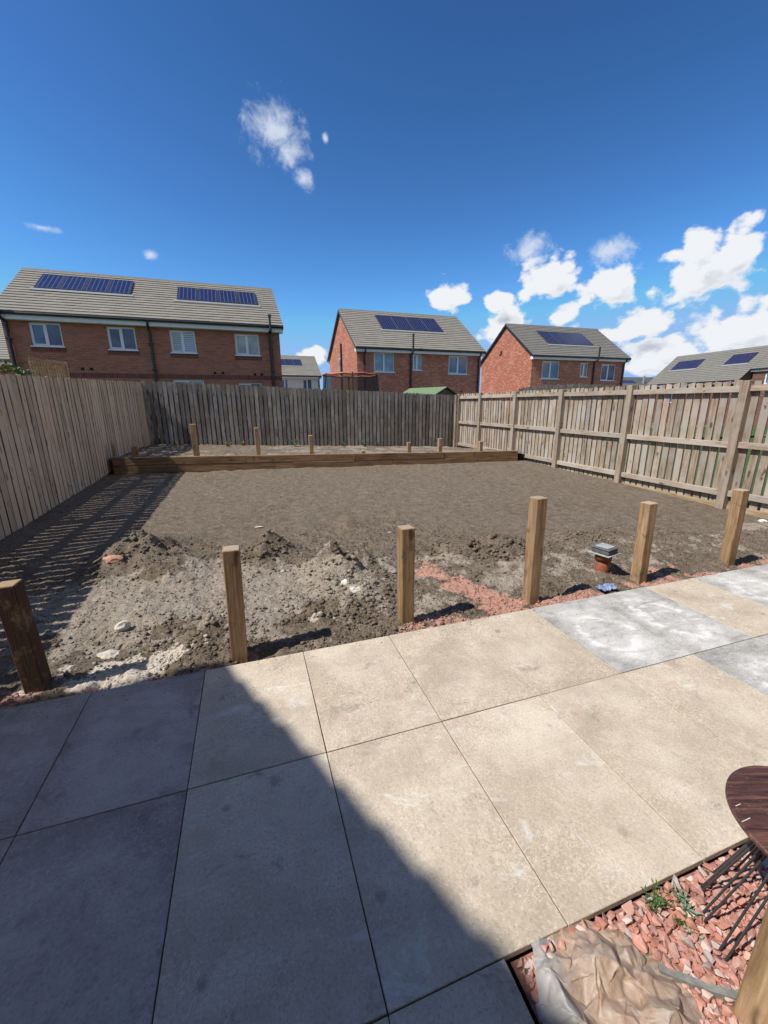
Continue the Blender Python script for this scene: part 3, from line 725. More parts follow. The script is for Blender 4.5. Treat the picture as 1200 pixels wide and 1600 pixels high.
for (x, y, h), lab, tl in zip(FRONT_POSTS, labels, tilt):
    zz = float(soil_height(x, y)); hh = h + .0
    o = obj('timber_post', post_mesh(.10, .10, hh - zz - .0 if False else (h - zz * 0), M['timber_muddy'] if x < 0 else M['timber']), None, (x, y, 0), (jit(.006), tl[1], jit(.03)))
    tag(o, lab, 'post', 'posts along the patio edge')

# ------------------------------------------------------------------ houses
def tile_roof(L, run, rise, mat, gauge=.262, tw=.33, x0=0, x1=None, t0=0):
    """courses of lapped tiles on one slope; local x along the eave, y inwards"""
    x1 = L if x1 is None else x1
    S = math.hypot(run, rise); cy, cz = run / S, rise / S; V, F, CC = [], [], []
    n = round((S - t0) / gauge); gauge = (S - t0) / n
    cols = int((x1 - x0) / tw)
    for r_ in range(n):
        a0 = t0 + r_ * gauge; a1 = a0 + gauge + (.03 if r_ < n - 1 else 0)
        edges = [x0] + [x0 + (c + (.5 if r_ % 2 else 1.0)) * tw for c in range(cols)] + [x1]
        edges = [e for i, e in enumerate(edges) if i == 0 or (e > edges[i - 1] and e <= x1)]
        if edges[-1] < x1: edges.append(x1)
        for xa, xb in zip(edges[:-1], edges[1:]):
            up = .044 + rng.uniform(-.003, .003); dn = .013; q = .0012
            def P(x, s, h): return (x, s * cy - h * cz, s * cz + h * cy)
            b = len(V)
            V += [P(xa + q, a0, up), P(xb - q, a0, up), P(xb - q, a1, dn), P(xa + q, a1, dn), P(xa + q, a0, 0), P(xb - q, a0, 0), P(xa + q, a1, 0), P(xb - q, a1, 0)]
            F += [(b, b + 1, b + 2, b + 3), (b + 4, b + 5, b + 1, b), (b, b + 3, b + 6, b + 4), (b + 1, b + 5, b + 7, b + 2)]
            CC += [.5 + .28 * (rng.random() - .5)] * 8
    b = len(V)
    V += [(x0, t0 * cy + .006 * cz, t0 * cz - .0), (x1, t0 * cy + .006 * cz, t0 * cz), (x1, run, rise), (x0, run, rise), (x0, t0 * cy, t0 * cz - .06), (x1, t0 * cy, t0 * cz - .06), (x1, run, rise - .06), (x0, run, rise - .06)]
    F += [(b, b + 1, b + 2, b + 3), (b + 4, b + 7, b + 6, b + 5), (b, b + 4, b + 5, b + 1), (b, b + 3, b + 7, b + 4), (b + 1, b + 5, b + 6, b + 2)]
    CC += [.1] * 8
    me = bpy.data.meshes.new('roof_tiles'); me.from_pydata(V, [], F); me.materials.append(mat)
    at = me.color_attributes.new('tile', 'FLOAT_COLOR', 'POINT'); at.data.foreach_set('color', np.repeat(np.array(CC, np.float32), 4)); me.update()
    return me
def wall_panel(mb, x0, x1, z0, z1, holes, y, depth=.10):
    xs = sorted({x0, x1} | {h[0] for h in holes} | {h[1] for h in holes}); zs = sorted({z0, z1} | {h[2] for h in holes} | {h[3] for h in holes})
    for xa, xb in zip(xs[:-1], xs[1:]):
        for za, zb in zip(zs[:-1], zs[1:]):
            cx, cz = (xa + xb) / 2, (za + zb) / 2
            if any(h[0] < cx < h[1] and h[2] < cz < h[3] for h in holes): continue
            mb.add([(xa, y, za), (xb, y, za), (xb, y, zb), (xa, y, zb)], [(0, 1, 2, 3)])
    for a, b, c, d in holes:
        mb.add([(a, y, c), (b, y, c), (b, y, d), (a, y, d), (a, y + depth, c), (b, y + depth, c), (b, y + depth, d), (a, y + depth, d)], [(0, 4, 5, 1), (1, 5, 6, 2), (2, 6, 7, 3), (3, 7, 4, 0)])
def window(parent, x0, x1, z0, z1, y, glass='glass', mullions=1, sill=None, frame_w=.055, fixed=True):
    f = MB(); w = frame_w; yb = y + .12
    f.box(x0, y, z0, x1, yb, z0 + w); f.box(x0, y, z1 - w, x1, yb, z1); f.box(x0, y, z0 + w, x0 + w, yb, z1 - w); f.box(x1 - w, y, z0 + w, x1, yb, z1 - w)
    n = mullions + 1; cell = (x1 - x0 - 2 * w) / n
    for k in range(1, n):
        c = x0 + w + cell * k; f.box(c - w * .6, y, z0 + w, c + w * .6, yb, z1 - w)
    fo = f.build('window', M['upvc'], parent)
    for k in range(n):
        a = x0 + w + cell * k + (w * .6 if k else 0); b = x0 + w + cell * (k + 1) - (w * .6 if k < n - 1 else 0)
        if k == 0 and n > 1:     # opening sash stands slightly proud
            s = MB(); e = .035; ya, yz = y - .012, y + .05
            s.box(a, ya, z0 + w, b, yz, z0 + w + e); s.box(a, ya, z1 - w - e, b, yz, z1 - w); s.box(a, ya, z0 + w + e, a + e, yz, z1 - w - e); s.box(b - e, ya, z0 + w + e, b, yz, z1 - w - e)
            s.build('sash', M['upvc'], fo); a += e; b -= e; zz0, zz1 = z0 + w + e, z1 - w - e
        else: zz0, zz1 = z0 + w, z1 - w
        MB().box(a, y + .035, zz0, b, y + .05, zz1).build('pane', M[glass], fo)
    MB().box(x0 - .04, y - .14, z0 - .035, x1 + .04, y + .02, z0).build('sill', M['upvc'], fo)
    return fo
def house(label, x, y, deg, L, off, ze, zr, wins, zg=0.0, wall='brick_a', roof='roof_a', arrays=(), pipes=(), gables=(), group='houses beyond the fences', sold='soldier', vents=(), band=None, ov=.16, wall_in=.32, tiles_back=False, extra=None, cells=4):
    h = empty('brick_house' if 'brick' in wall else 'rendered_house', label, 'house', (x, y, 0), R(deg), group)
    a, b = ov, L - ov; yw = wall_in; yb = 2 * off - wall_in; pitch = math.atan2(zr - ze, off)
    w = MB(); holes = [(q[0], q[1], q[2], q[3]) for q in wins]
    wt = ze - .12
    wall_panel(w, a, b, zg - .6, wt, holes, yw)
    gz = lambda yy: ze - .05 + (off - abs(yy - off)) * math.tan(pitch) - .03
    for xx in (a, b):
        w.add([(xx, yw, zg - .6), (xx, yb, zg - .6), (xx, yb, gz(yb)), (xx, off, gz(off)), (xx, yw, gz(yw))], [(0, 1, 2, 3, 4)])
    w.add([(a, yb, zg - .6), (b, yb, zg - .6), (b, yb, wt), (a, yb, wt)], [(0, 1, 2, 3)])
    w.add([(a + .01, yw + .3, zg - .5), (b - .01, yw + .3, zg - .5), (b - .01, yw + .3, wt), (a + .01, yw + .3, wt)], [(0, 1, 2, 3)])
    w.build('wall', M[wall], h)
    r_ = obj('roof', tile_roof(L, off, zr - ze, M[roof]), h, (0, 0, ze)); r_['kind'] = 'stuff' if False else 'thing'; del r_['kind']
    rbk = obj('roof', tile_roof(L, off, zr - ze, M[roof], gauge=.6 if not tiles_back else .3, tw=1.2 if not tiles_back else .33), h, (L, 2 * off, ze), (0, 0, math.pi))
    # ridge tiles
    rd = MB(); n = int(L / .45)
    for k in range(n):
        x0_, x1_ = k * L / n + .004, (k + 1) * L / n - .004; hh = .075 + (k % 2) * .006
        rd.add([(x0_, off - .12, zr - .07), (x1_, off - .12, zr - .07), (x1_, off - .05, zr + hh * .75), (x0_, off - .05, zr + hh * .75), (x1_, off + .05, zr + hh * .75), (x0_, off + .05, zr + hh * .75), (x1_, off + .12, zr - .07), (x0_, off + .12, zr - .07)],
               [(0, 1, 2, 3), (3, 2, 4, 5), (5, 4, 6, 7), (0, 3, 5, 7), (1, 6, 4, 2)])
    me = rd.mesh('ridge', M[roof]); at = me.color_attributes.new('tile', 'FLOAT_COLOR', 'POINT'); at.data.foreach_set('color', np.full(len(me.vertices) * 4, .35, np.float32)); obj('ridge', me, h)
    # fascia, gutters, verges
    for yy, s in ((0, 1), (2 * off, -1)):
        f = MB(); f.box(.02, min(yy + s * .06, yy + s * .09), ze - .25, L - .02, max(yy + s * .06, yy + s * .09), ze - .02)
        f.box(.02, min(yy + s * .09, yy + s * yw), ze - .25, L - .02, max(yy + s * .09, yy + s * yw), ze - .225); f.build('fascia', M['fascia'], h)
        MB().tube([(0, yy - s * .0, ze - .045), (L, yy - s * .0, ze - .045)], .058, 8).build('gutter', M['black_pipe'], h)
    for xx in (0.0, L):
        v = MB(); S = math.hypot(off, zr - ze)
        for s in (0, 1):
            y0, y1 = (0.02, off) if s == 0 else (2 * off - .02, off)
            xa, xb = (xx - .002, xx + .028) if xx == 0 else (xx - .028, xx + .002)
            v.add([(xa, y0, ze - .15), (xb, y0, ze - .15), (xb, y1, zr - .15), (xa, y1, zr - .15), (xa, y0, ze + .0), (xb, y0, ze + .0), (xb, y1, zr + .0), (xa, y1, zr + .0)],
                  [(0, 1, 2, 3), (4, 5, 6, 7), (0, 1, 5, 4), (1, 2, 6, 5), (2, 3, 7, 6), (3, 0, 4, 7)])
        v.build('bargeboard', M['black_pipe'], h)
        e0, e1 = (xx + .03, xx + .17) if xx == 0 else (xx - .17, xx - .03)
        MB().box(e0, .092, ze - .27, e1, .36, ze - .06).build('box_end', M['fascia'], h)
    for q in wins:
        wd = window(h, q[0], q[1], q[2], q[3], yw + .075, q[4] if len(q) > 4 else 'glass', q[5] if len(q) > 5 else 1)
        if sold and q[2] > 2: MB().box(q[0] - .06, yw - .012, q[2] - .20, q[1] + .06, yw + .05, q[2] - .036).build('brick_sill', M[sold], h)
    if band: MB().box(a + .02, yw - .010, band[0], b - .02, yw + .05, band[1]).build('brick_band', M['soldier'], h)
    for (vx, vz) in vents: MB().box(vx - .055, yw - .012, vz - .05, vx + .055, yw + .03, vz + .05).build('air_vent', M['void'], h)
    for px_, top, bot in pipes:
        t = MB()
        if top > ze:      # soil stack through the eaves
            t.tube([(px_, yw - .07, bot), (px_, yw - .07, ze - .32), (px_, -.10, ze - .2), (px_, -.10, top)], .062, 8)
            t.tube([(px_, -.10, top - .06), (px_, -.10, top + .02)], .075, 8)
        else:
            t.tube([(px_, .0, ze - .07), (px_, .02, ze - .20), (px_, yw - .06, ze - .42), (px_, yw - .06, bot)], .048, 8)
        for z in (ze - .9, ze - 1.9): t.box(px_ - .08, yw - .13, z - .03, px_ + .08, yw + .0, z + .03)
        t.build('downpipe', M['black_pipe'], h)
    S = math.hypot(off, zr - ze); cy, cz = off / S, (zr - ze) / S
    for (s0, s1, t0, t1) in arrays:
        n = cells; W = (s1 - s0) / n
        for k in range(n):
            A = s0 + k * W + .012; B = s0 + (k + 1) * W - .012
            me = MB().box(-(B - A) / 2, 0, 0, (B - A) / 2, t1 - t0, .035).mesh('solar_panel', M['solar'])
            so = obj('solar_panel', me, h, ((A + B) / 2, t0 * cy - .055 * cz, ze + t0 * cz + .055 * cy), (pitch, 0, 0))
            fm = MB(); hw = (B - A) / 2; e = .028; T = t1 - t0
            fm.box(-hw - .004, -.004, -.002, hw + .004, e, .041); fm.box(-hw - .004, T - e, -.002, hw + .004, T + .004, .041); fm.box(-hw - .004, e, -.002, -hw + e, T - e, .041); fm.box(hw - e, e, -.002, hw + .004, T - e, .041)
            fm.build('panel_frame', M['solar_frame'], so)
        fl_ = MB().box(s0 - .12, -.20, 0, s1 + .12, -.01, .012); fo = fl_.build('flashing', M['lead'], h); fo.location = (0, t0 * cy - .05 * cz, ze + t0 * cz + .05 * cy); fo.rotation_euler = (pitch, 0, 0)
    for kind, xx, yy, z0, z1 in gables:
        if kind == 'pipe': MB().tube([(a - .07, yy, z0), (a - .07, yy, z1)], .06, 8).build('soil_pipe', M['black_pipe'], h)
        if kind == 'vent': MB().tube([(a - .02, yy, z0), (a - .10, yy, z0 + .02), (a - .11, yy, z0 - .12)], .05, 8).build('flue', M['black_pipe'], h)
        if kind == 'win':
            fo = MB().box(a - .02, yy, z0, a + .02, yy + .5, z1).build('window', M['upvc'], h); MB().box(a - .024, yy + .05, z0 + .05, a - .019, yy + .45, z1 - .05).build('pane', M['glass'], fo)
            MB().box(a - .03, yy - .08, z1, a + .02, yy + .58, z1 + .22).build('brick_header', M['brick_buff'], h)
        if kind == 'mark': MB().box(a - .02, yy, z0, a + .01, yy + .25, z1).build('air_vent', M['void'], h)
    return h
house('long brick house with two solar arrays and four upstairs windows', -8.03, 17.03, 1.58, 10.29, 3.67, 4.9, 7.19,
      [(.94, 1.95, 3.78, 4.62, 'glass'), (3.45, 4.44, 3.74, 4.60, 'glass'), (5.68, 6.65, 3.70, 4.58, 'glass_blind'), (8.22, 9.24, 3.68, 4.56, 'glass_pale'),
       (1.2, 2.6, .4, 2.50, 'glass'), (3.2, 4.4, 1.1, 2.3, 'glass'), (5.58, 6.79, .5, 2.62, 'glass_pale'), (8.2, 9.2, .9, 2.52, 'glass')],
      wall='brick_a', roof='roof_a', arrays=[(.87, 4.23, 2.22, 3.72), (6.0, 9.40, 2.04, 3.48)], pipes=[(.30, 5.35, 0), (4.97, 4.5, 0), (9.72, 5.30, 0)],
      vents=[(2.42, 2.98), (2.72, 2.98), (7.28, 2.92), (7.60, 2.92), (8.94, 2.88), (9.24, 2.88)], band=(2.66, 2.84))
house('detached brick house in the middle with the green shed roof in front', 6.96, 22.82, 1.16, 9.07, 4.19, 4.9, 7.76,
      [(1.25, 2.62, 3.50, 4.66, 'glass_curtain'), (3.89, 4.53, 3.66, 4.62, 'glass_curtain'), (6.46, 7.93, 3.47, 4.62, 'glass'), (1.2, 2.8, .5, 2.2, 'glass'), (5.5, 7.6, .2, 2.2, 'glass')],
      wall='brick_b', roof='roof_a', arrays=[(2.38, 6.9, 2.40, 4.33)], pipes=[(.62, 4.5, 0), (3.72, 5.75, 0), (8.72, 4.5, 0)], gables=[('pipe', 0, 4.1, .2, 5.6), ('win', 0, 4.45, 3.5, 4.7)], sold='brick_buff', vents=[(6.9, 2.35), (7.5, 2.35)])
house('detached brick house with bright left gable, right of the middle house', 20.38, 23.67, -.17, 9.14, 3.79, 4.9, 7.58,
      [(1.09, 2.67, 3.30, 4.55, 'glass'), (4.62, 5.36, 3.48, 4.50, 'glass'), (6.66, 8.11, 3.24, 4.46, 'glass'), (1.2, 3.0, .4, 2.2, 'glass')],
      wall='brick_b', roof='roof_b', arrays=[(2.26, 6.66, 1.66, 3.58)], pipes=[(5.85, 5.6, 0), (8.78, 4.5, 0)], gables=[('mark', 0, 4.2, 5.40, 5.66), ('mark', 0, 4.32, 5.32, 5.42)], sold='brick_buff')
h4 = house('grey-roofed brick house at the right edge, its roof low above the fence', 42.61, 32.9, -95.91, 9.80, 3.45, 3.4, 6.35,
      [(2, 3.2, 1.5, 2.8, 'glass')], wall='brick_dark', roof='roof_b', arrays=[(1.2, 4.1, 2.17, 3.5), (6.77, 8.95, 2.28, 3.62)], pipes=[], sold=None, zg=-1.5, ov=.1, cells=3)
# its nearer half, with higher eaves over a first-floor window
hh = empty('brick_house', 'nearer half of the right-edge house with higher eaves and a white window', 'house', (42.61, 32.9, 0), R(-95.91), 'houses beyond the fences')
w = MB(); wall_panel(w, 9.95, 24, -2, 4.18, [(10.95, 12.4, 3.0, 3.92), (15, 16.6, 3.0, 3.92)], 1.25); w.add([(9.95, 1.25, -2), (9.95, 5.7, -2), (9.95, 5.7, 4.2), (9.95, 1.25, 4.2)], [(0, 1, 2, 3)]); w.add([(24, 1.25, -2), (24, 6.0, -2), (24, 6.0, 4.2), (24, 3.45, 6.2), (24, 1.25, 4.2)], [(0, 1, 2, 3, 4)])
w.add([(9.95, 1.6, -2), (24, 1.6, -2), (24, 1.6, 4.2), (9.95, 1.6, 4.2)], [(0, 1, 2, 3)]); w.build('wall', M['brick_dark'], hh)
obj('roof', tile_roof(14.2, 3.45, 2.95, M['roof_b'], x0=9.82, x1=24.2, t0=1.4), hh, (0, 0, 3.4)); obj('roof', tile_roof(14.2, 3.45, 2.95, M['roof_b'], gauge=.6, tw=1.2, x0=0, x1=14.4), hh, (24.2, 6.9, 3.4), (0, 0, math.pi))
MB().box(9.82, 1.09, 4.08, 24.2, 1.12, 4.30).build('fascia', M['fascia'], hh); MB().tube([(9.8, 1.03, 4.27), (24.2, 1.03, 4.27)], .06, 8).build('gutter', M['black_pipe'], hh)
window(hh, 10.95, 12.4, 3.0, 3.92, 1.30); window(hh, 15, 16.6, 3.0, 3.92, 1.30)
house('small cream rendered house with grey roof, far off between the first two brick houses', -1.2, 40, 1.0, 9.1, 3.5, 4.30, 6.45,
      [(5.15, 5.78, 3.0, 3.98, 'glass'), (7.2, 8.15, 2.9, 3.98, 'glass'), (2, 3, 3, 4, 'glass')], wall='render_wall', roof='roof_c' if False else 'roof_a', arrays=[(4.1, 7.45, 1.95, 3.25)], pipes=[(8.85, 4, 0)], sold=None, cells=4)
house('distant brick house, a sliver at the left edge of the photo', -20.3, 26, 0, 8.9, 3.6, 4.0, 6.4, [(2, 3, 2.6, 3.6, 'glass')], wall='brick_a', roof='roof_a', sold=None)
hf = house('dark-roofed distant house with a flue, seen right of the bright-gabled house', 58, 52.5, -8, 14, 3.5, 4.1, 5.75, [(2, 3, 2.6, 3.6, 'glass')], wall='brick_b', roof='roof_c', sold=None, arrays=[(3.2, 6.0, 1.0, 2.4)], cells=3)
MB().tube([(7.4, 1.2, 4.6), (7.4, 1.2, 5.9)], .16, 8).build('flue', M['lead'], hf)
# neighbour's house whose eaves and verge throw the big shadow on the patio (left, behind the camera)
house('brick house beside the patio that casts the large diagonal shadow', -3.70, -.505, 180, 9.2, 4.3, 5.0, 7.58, [(1.2, 2.6, 3.4, 4.5, 'glass'), (5.6, 7, 3.4, 4.5, 'glass'), (1, 3, .1, 2.1, 'glass')],
      wall='brick_a', roof='roof_a', pipes=[(.5, 4.5, 0)], group='houses beside the garden', tiles_back=True)

house('unseen brick house at the near side of the patio, added to block blue sky light', 8.6, -2.95, 180, 9.8, 4.3, 5.0, 7.68, [(1.0, 2.2, 3.4, 4.5, 'glass'), (4.2, 5.4, 3.4, 4.5, 'glass'), (6.6, 8.4, .1, 2.1, 'glass')],
      wall='brick_a', roof='roof_a', pipes=[(.5, 4.5, 0)], group='houses beside the garden')  # out of view, added so less blue sky light reaches the shaded paving

# ------------------------------------------------------------------ things behind the fence
M['orange_pad'] = plain('orange_padding', (.40, .13, .06), .6, .15)
def net_mat():
    t = NT('trampoline_net'); tr = t.node('ShaderNodeBsdfTransparent'); mx = t.node('ShaderNodeMixShader'); out = t.n['Material Output']
    t.color((.02, .02, .022)); mx.inputs[0].default_value = .62
    t.l.new(tr.outputs[0], mx.inputs[1]); t.l.new(t.b.outputs[0], mx.inputs[2]); t.l.new(mx.outputs[0], out.inputs[0]); return t.m
M['net'] = net_mat()
tr = empty('trampoline', 'trampoline with orange top rim and black safety net behind the grey fence', 'trampoline', (4.42, 14.0, 0))
def ring(r, z, n=28): return [(r * math.cos(2 * math.pi * k / n), r * math.sin(2 * math.pi * k / n), z + .02 * math.sin(k * 2.1)) for k in range(n)]
MB().tube(ring(1.10, 2.68), .035, 8, True).build('rim', M['orange_pad'], tr, smooth=True)
MB().tube(ring(1.28, .85), .045, 8, True).build('frame', M['black_steel'], tr, smooth=True)
b = MB(); n = 28; A = ring(1.08, 2.66); B_ = ring(1.15, .88)
b.add(A + B_, [(k, (k + 1) % n, n + (k + 1) % n, n + k) for k in range(n)]); b.build('net', M['net'], tr)
b = MB(); b.add([(0, 0, .84)] + ring(1.16, .85), [(0, k + 1, (k + 1) % n + 1) for k in range(n)]); b.build('mat', M['void'], tr)
for k in range(6):
    an = k * math.pi / 3 + .35; MB().tube([(1.32 * math.cos(an), 1.32 * math.sin(an), 0), (1.28 * math.cos(an), 1.28 * math.sin(an), 1.6), (1.10 * math.cos(an), 1.10 * math.sin(an), 2.72)], .026, 8).build('pole', M['black_pipe'], tr)
M['green_felt'] = plain('green_roof_felt', (.13, .19, .095), .85, .15, 12)
M['shed_wood'] = wood('shed_cladding', (.10, .06, .035), (.18, .11, .065), (.25, .17, .1), 'X')
sh = empty('garden_shed', 'garden shed with green felt roof poking above the grey fence', 'shed', (7.72, 13.9, 0), R(112))
b = MB(); b.add([(-1, -.8, 0), (1, -.8, 0), (1, .8, 0), (-1, .8, 0), (-1, -.8, 1.83), (1, -.8, 1.83), (1, .8, 1.83), (-1, .8, 1.83), (1, 0, 2.16), (-1, 0, 2.16)], [(0, 1, 5, 4), (2, 3, 7, 6), (1, 2, 6, 8, 5), (3, 0, 4, 9, 7)]); b.build('wall', M['shed_wood'], sh)
b = MB()
for s in (-1, 1):
    b.add([(-1.08, s * .92, 1.80), (1.08, s * .92, 1.80), (1.08, 0, 2.20), (-1.08, 0, 2.20), (-1.08, s * .92, 1.83), (1.08, s * .92, 1.83), (1.08, 0, 2.23), (-1.08, 0, 2.23)], [(0, 1, 2, 3), (4, 5, 6, 7), (0, 1, 5, 4), (1, 2, 6, 5), (3, 0, 4, 7)])
b.build('roof', M['green_felt'], sh)
# trellis and ivy over the left fence
tl = empty('trellis', 'small timber trellis showing above the brown left fence', 'trellis', (-2.75, 5.65, 0))
for k in range(13): MB().box(-.01, k * .105, 1.2, .01, k * .105 + .035, 2.30 + k * .006).build('slat', M['gravel_board'], tl)
for z in (2.18, 2.28): MB().box(.0105, -.02, z, .03, 1.31, z + .035).build('slat', M['gravel_board'], tl)
MB().box(-.02, 1.30, 1.0, .05, 1.37, 2.37).build('post', M['gravel_board'], tl)
def leaf_mat(name, c1, c2):
    t = NT(name); t.color(t.mix(t.noise(t.geo.outputs['Position'], 40, 2), c1, c2)); t.rough(.5)
    t.b.inputs['Subsurface Weight'].default_value = 0; return t.m
M['leaf'] = leaf_mat('leaf_green', (.035, .075, .018), (.09, .15, .04)); M['leaf_grey'] = leaf_mat('leaf_grey_green', (.12, .17, .10), (.2, .26, .16)); M['leaf_dry'] = leaf_mat('leaf_dry', (.16, .12, .06), (.26, .2, .11))
def leaf_quad(mb, p, d, up, ln, w):
    d = Vector(d).normalized(); s = d.cross(Vector(up)); s = s.normalized() if s.length > 1e-4 else Vector((1, 0, 0)); p = Vector(p); nrm = s.cross(d)
    mb.add([p, p + d * ln * .45 + s * w / 2 + nrm * ln * .06, p + d * ln, p + d * ln * .45 - s * w / 2 + nrm * ln * .06, p + d * ln * .5 - nrm * ln * .02], [(0, 4, 1), (4, 2, 1), (0, 3, 4), (4, 3, 2)])
iv = MB()
for k in range(300):
    p = (-2.72 + rng.gauss(0, .07), 4.9 + rng.uniform(-.7, .45), 2.07 + rng.gauss(0, .045) + .02 * rng.random())
    leaf_quad(iv, p, (rng.uniform(-1, 1), rng.uniform(-1, 1), rng.uniform(-.6, .8)), (0, 0, 1), rng.uniform(.03, .06), .035)
ivy = empty('climbing_plant', 'leafy climber spilling over the top of the left fence beside the trellis', 'plant', (-2.72, 4.9, 0))
iv.v = [(a + 2.72, b - 4.9, c) for a, b, c in iv.v]; iv.build('foliage', M['leaf'], ivy)['kind'] = 'stuff'
MB().tube([(-.1, 0, 0), (-.06, .1, 1.2), (-.02, .0, 2.1)], [.02, .015, .008], 6).build('stem', M['shed_wood'], ivy)

# ------------------------------------------------------------------ weeds in the raised bed
def weed(loc, h, n, label, mat='leaf', spread=.6, ll=.07, name='weed', up=1.0, cat='weed', group=None):
    e = empty(name, label, cat, loc, 0, group); st = MB(); lf = MB()
    for k in range(n):
        an = rng.uniform(0, 6.28); d = Vector((math.cos(an) * spread, math.sin(an) * spread, up)).normalized(); hh_ = h * rng.uniform(.55, 1)
        pts = [Vector((0, 0, -.01)), d * hh_ * .5 + Vector((0, 0, .04 * h)), d * hh_]
        st.tube(pts, [.004 * (1 + h), .003, .0015], 5)
        for j in range(7):
            f = .2 + .8 * j / 6; p = pts[0].lerp(pts[2], f)
            leaf_quad(lf, p, d * .5 + Vector((rng.uniform(-1, 1), rng.uniform(-1, 1), rng.uniform(-.2, .7))), (0, 0, 1), ll * rng.uniform(.6, 1.1), ll * .35)
    st.build('stem', M[mat], e); lf.build('leaves', M[mat], e); return e
for x, y, h, lab, mt in [(1.75, 10.6, .28, 'small green weed at the foot of the grey fence, left of the middle', 'leaf'), (3.35, 10.7, .2, 'low green weed below the grey fence behind the timber stub', 'leaf'),
                     (4.0, 10.55, .24, 'bushy green weed below the grey fence left of the close pair of posts', 'leaf'), (4.5, 10.75, .15, 'tiny weed below the grey fence between the bushy weed and the sunlit fence', 'leaf'),
                     (-.2, 10.3, .22, 'dry weed in the raised bed just right of the tallest post', 'leaf_dry'), (.2, 10.8, .16, 'dry brown tuft between the two tall posts of the raised bed', 'leaf_dry')]:
    weed((x, y, float(BED_Z(x, y))), h, 7, lab, mt, .9, .09, group='weeds in the raised bed')
tall = weed((.12, 10.75, float(BED_Z(.12, 10.75))), .75, 2, 'spindly sapling with yellow-green leaves against the grey fence', 'leaf_grey', .06, .09, 'sapling', 1.0, 'plant')

# ------------------------------------------------------------------ loose stones and bits on the soil
def stone(name, x, y, s, col, label, cat, flat=.55, seed=0, sub=2, rz=0, box=False):
    bm = bmesh.new()
    if box:
        bmesh.ops.create_cube(bm, size=1.6); bmesh.ops.subdivide_edges(bm, edges=bm.edges[:], cuts=3, use_grid_fill=True)
    else: bmesh.ops.create_icosphere(bm, subdivisions=sub, radius=1)
    off = Vector((seed * 7.1, seed * 3.3, 1))
    for v in bm.verts:
        k = 1 + .5 * mnoise.noise(v.co * 1.1 + off) + .12 * mnoise.noise(v.co * 4 + off); v.co = Vector((v.co.x * k * s[0], v.co.y * k * s[1], v.co.z * k * s[2]))
    me = bpy.data.meshes.new(name); bm.to_mesh(me); bm.free(); me.materials.append(col)
    o = obj(name, me, None, (x, y, float(soil_height(x, y)) + s[2] * .45), (jit(.15), jit(.15), rz)); return tag(o, label, cat)
M['old_brick'] = plain('broken_brick', (.44, .24, .17), .9, .3, 30, bump=.003); M['stone_cream'] = plain('cream_stone', (.55, .50, .41), .9, .2, 30, bump=.003); M['lime'] = plain('lime_lump', (.78, .75, .70), .95, .1, 40, bump=.003)
stone('brick_fragment', -.945, 1.80, (.085, .05, .035), M['old_brick'], 'broken pinkish brick lying on the left soil heap', 'brick', seed=1, rz=-.3)
stone('stone', -.59, .63, (.05, .03, .04), M['stone_cream'], 'upright cream stone between the left soil heap and the patio', 'stone', seed=2, rz=.5)
stone('stone', .40, 2.78, (.06, .035, .012), M['stone_cream'], 'flat pale stone on the raked soil', 'stone', seed=3)
stone('lime_lump', 1.065, .775, (.035, .028, .026), M['lime'], 'white powdery lump below the dark soil heap left of the third post', 'lump', seed=4)
stone('stone', 1.10, .64, (.013, .012, .011), M['lime'], 'small white pebble just below the white powdery lump', 'stone', seed=5)
stone('stone', -.62, .40, (.07, .045, .03), M['stone_cream'], 'rounded stone at the dark hollow near the leftmost post', 'stone', seed=6)
stone('brick_fragment', 1.95, 2.15, (.03, .02, .01), M['old_brick'], 'small red chip on the soil behind the third post', 'brick', seed=8)
stone('stone', .58, 1.28, (.02, .016, .014), M['stone_cream'], 'small pale pebble in front of the middle soil heap', 'stone', seed=9)
stone('paper_scrap', 7.36, 1.22, (.035, .05, .03), M['lime'], 'crumpled white scrap at the right edge under the fence', 'litter', seed=10)
# blue plastic scrap
M['blue_plastic'] = plain('blue_plastic', (.20, .25, .38), .4, .45, 25, spec=.6)
def crumple(nx, ny, w, d, amp, seed, fn):
    V = [];
    for j in range(ny + 1):
        for i in range(nx + 1):
            x, y = (i / nx - .5) * w, (j / ny - .5) * d; V.append(fn(x, y))
    return MB().add(V, [(j * (nx + 1) + i, j * (nx + 1) + i + 1, (j + 1) * (nx + 1) + i + 1, (j + 1) * (nx + 1) + i) for j in range(ny) for i in range(nx)])
def ridge(x, y, f, o): return 1 - abs(mnoise.noise(Vector((x * f, y * f, o)))) * 2
b = crumple(22, 12, .20, .095, .02, 1, lambda x, y: (x + .01 * mnoise.noise(Vector((x * 30, y * 30, 1))), y + .015 * mnoise.noise(Vector((x * 20, y * 20, 5))), .022 * ridge(x, y, 16, 2) + .012 * ridge(x, y, 40, 4)))
o = b.build('plastic_scrap', M['blue_plastic']); o.location = (3.33, .15, -.045); o.rotation_euler = (.05, 0, .15); tag(o, 'crumpled blue plastic scrap between the patio and the drain riser', 'litter')

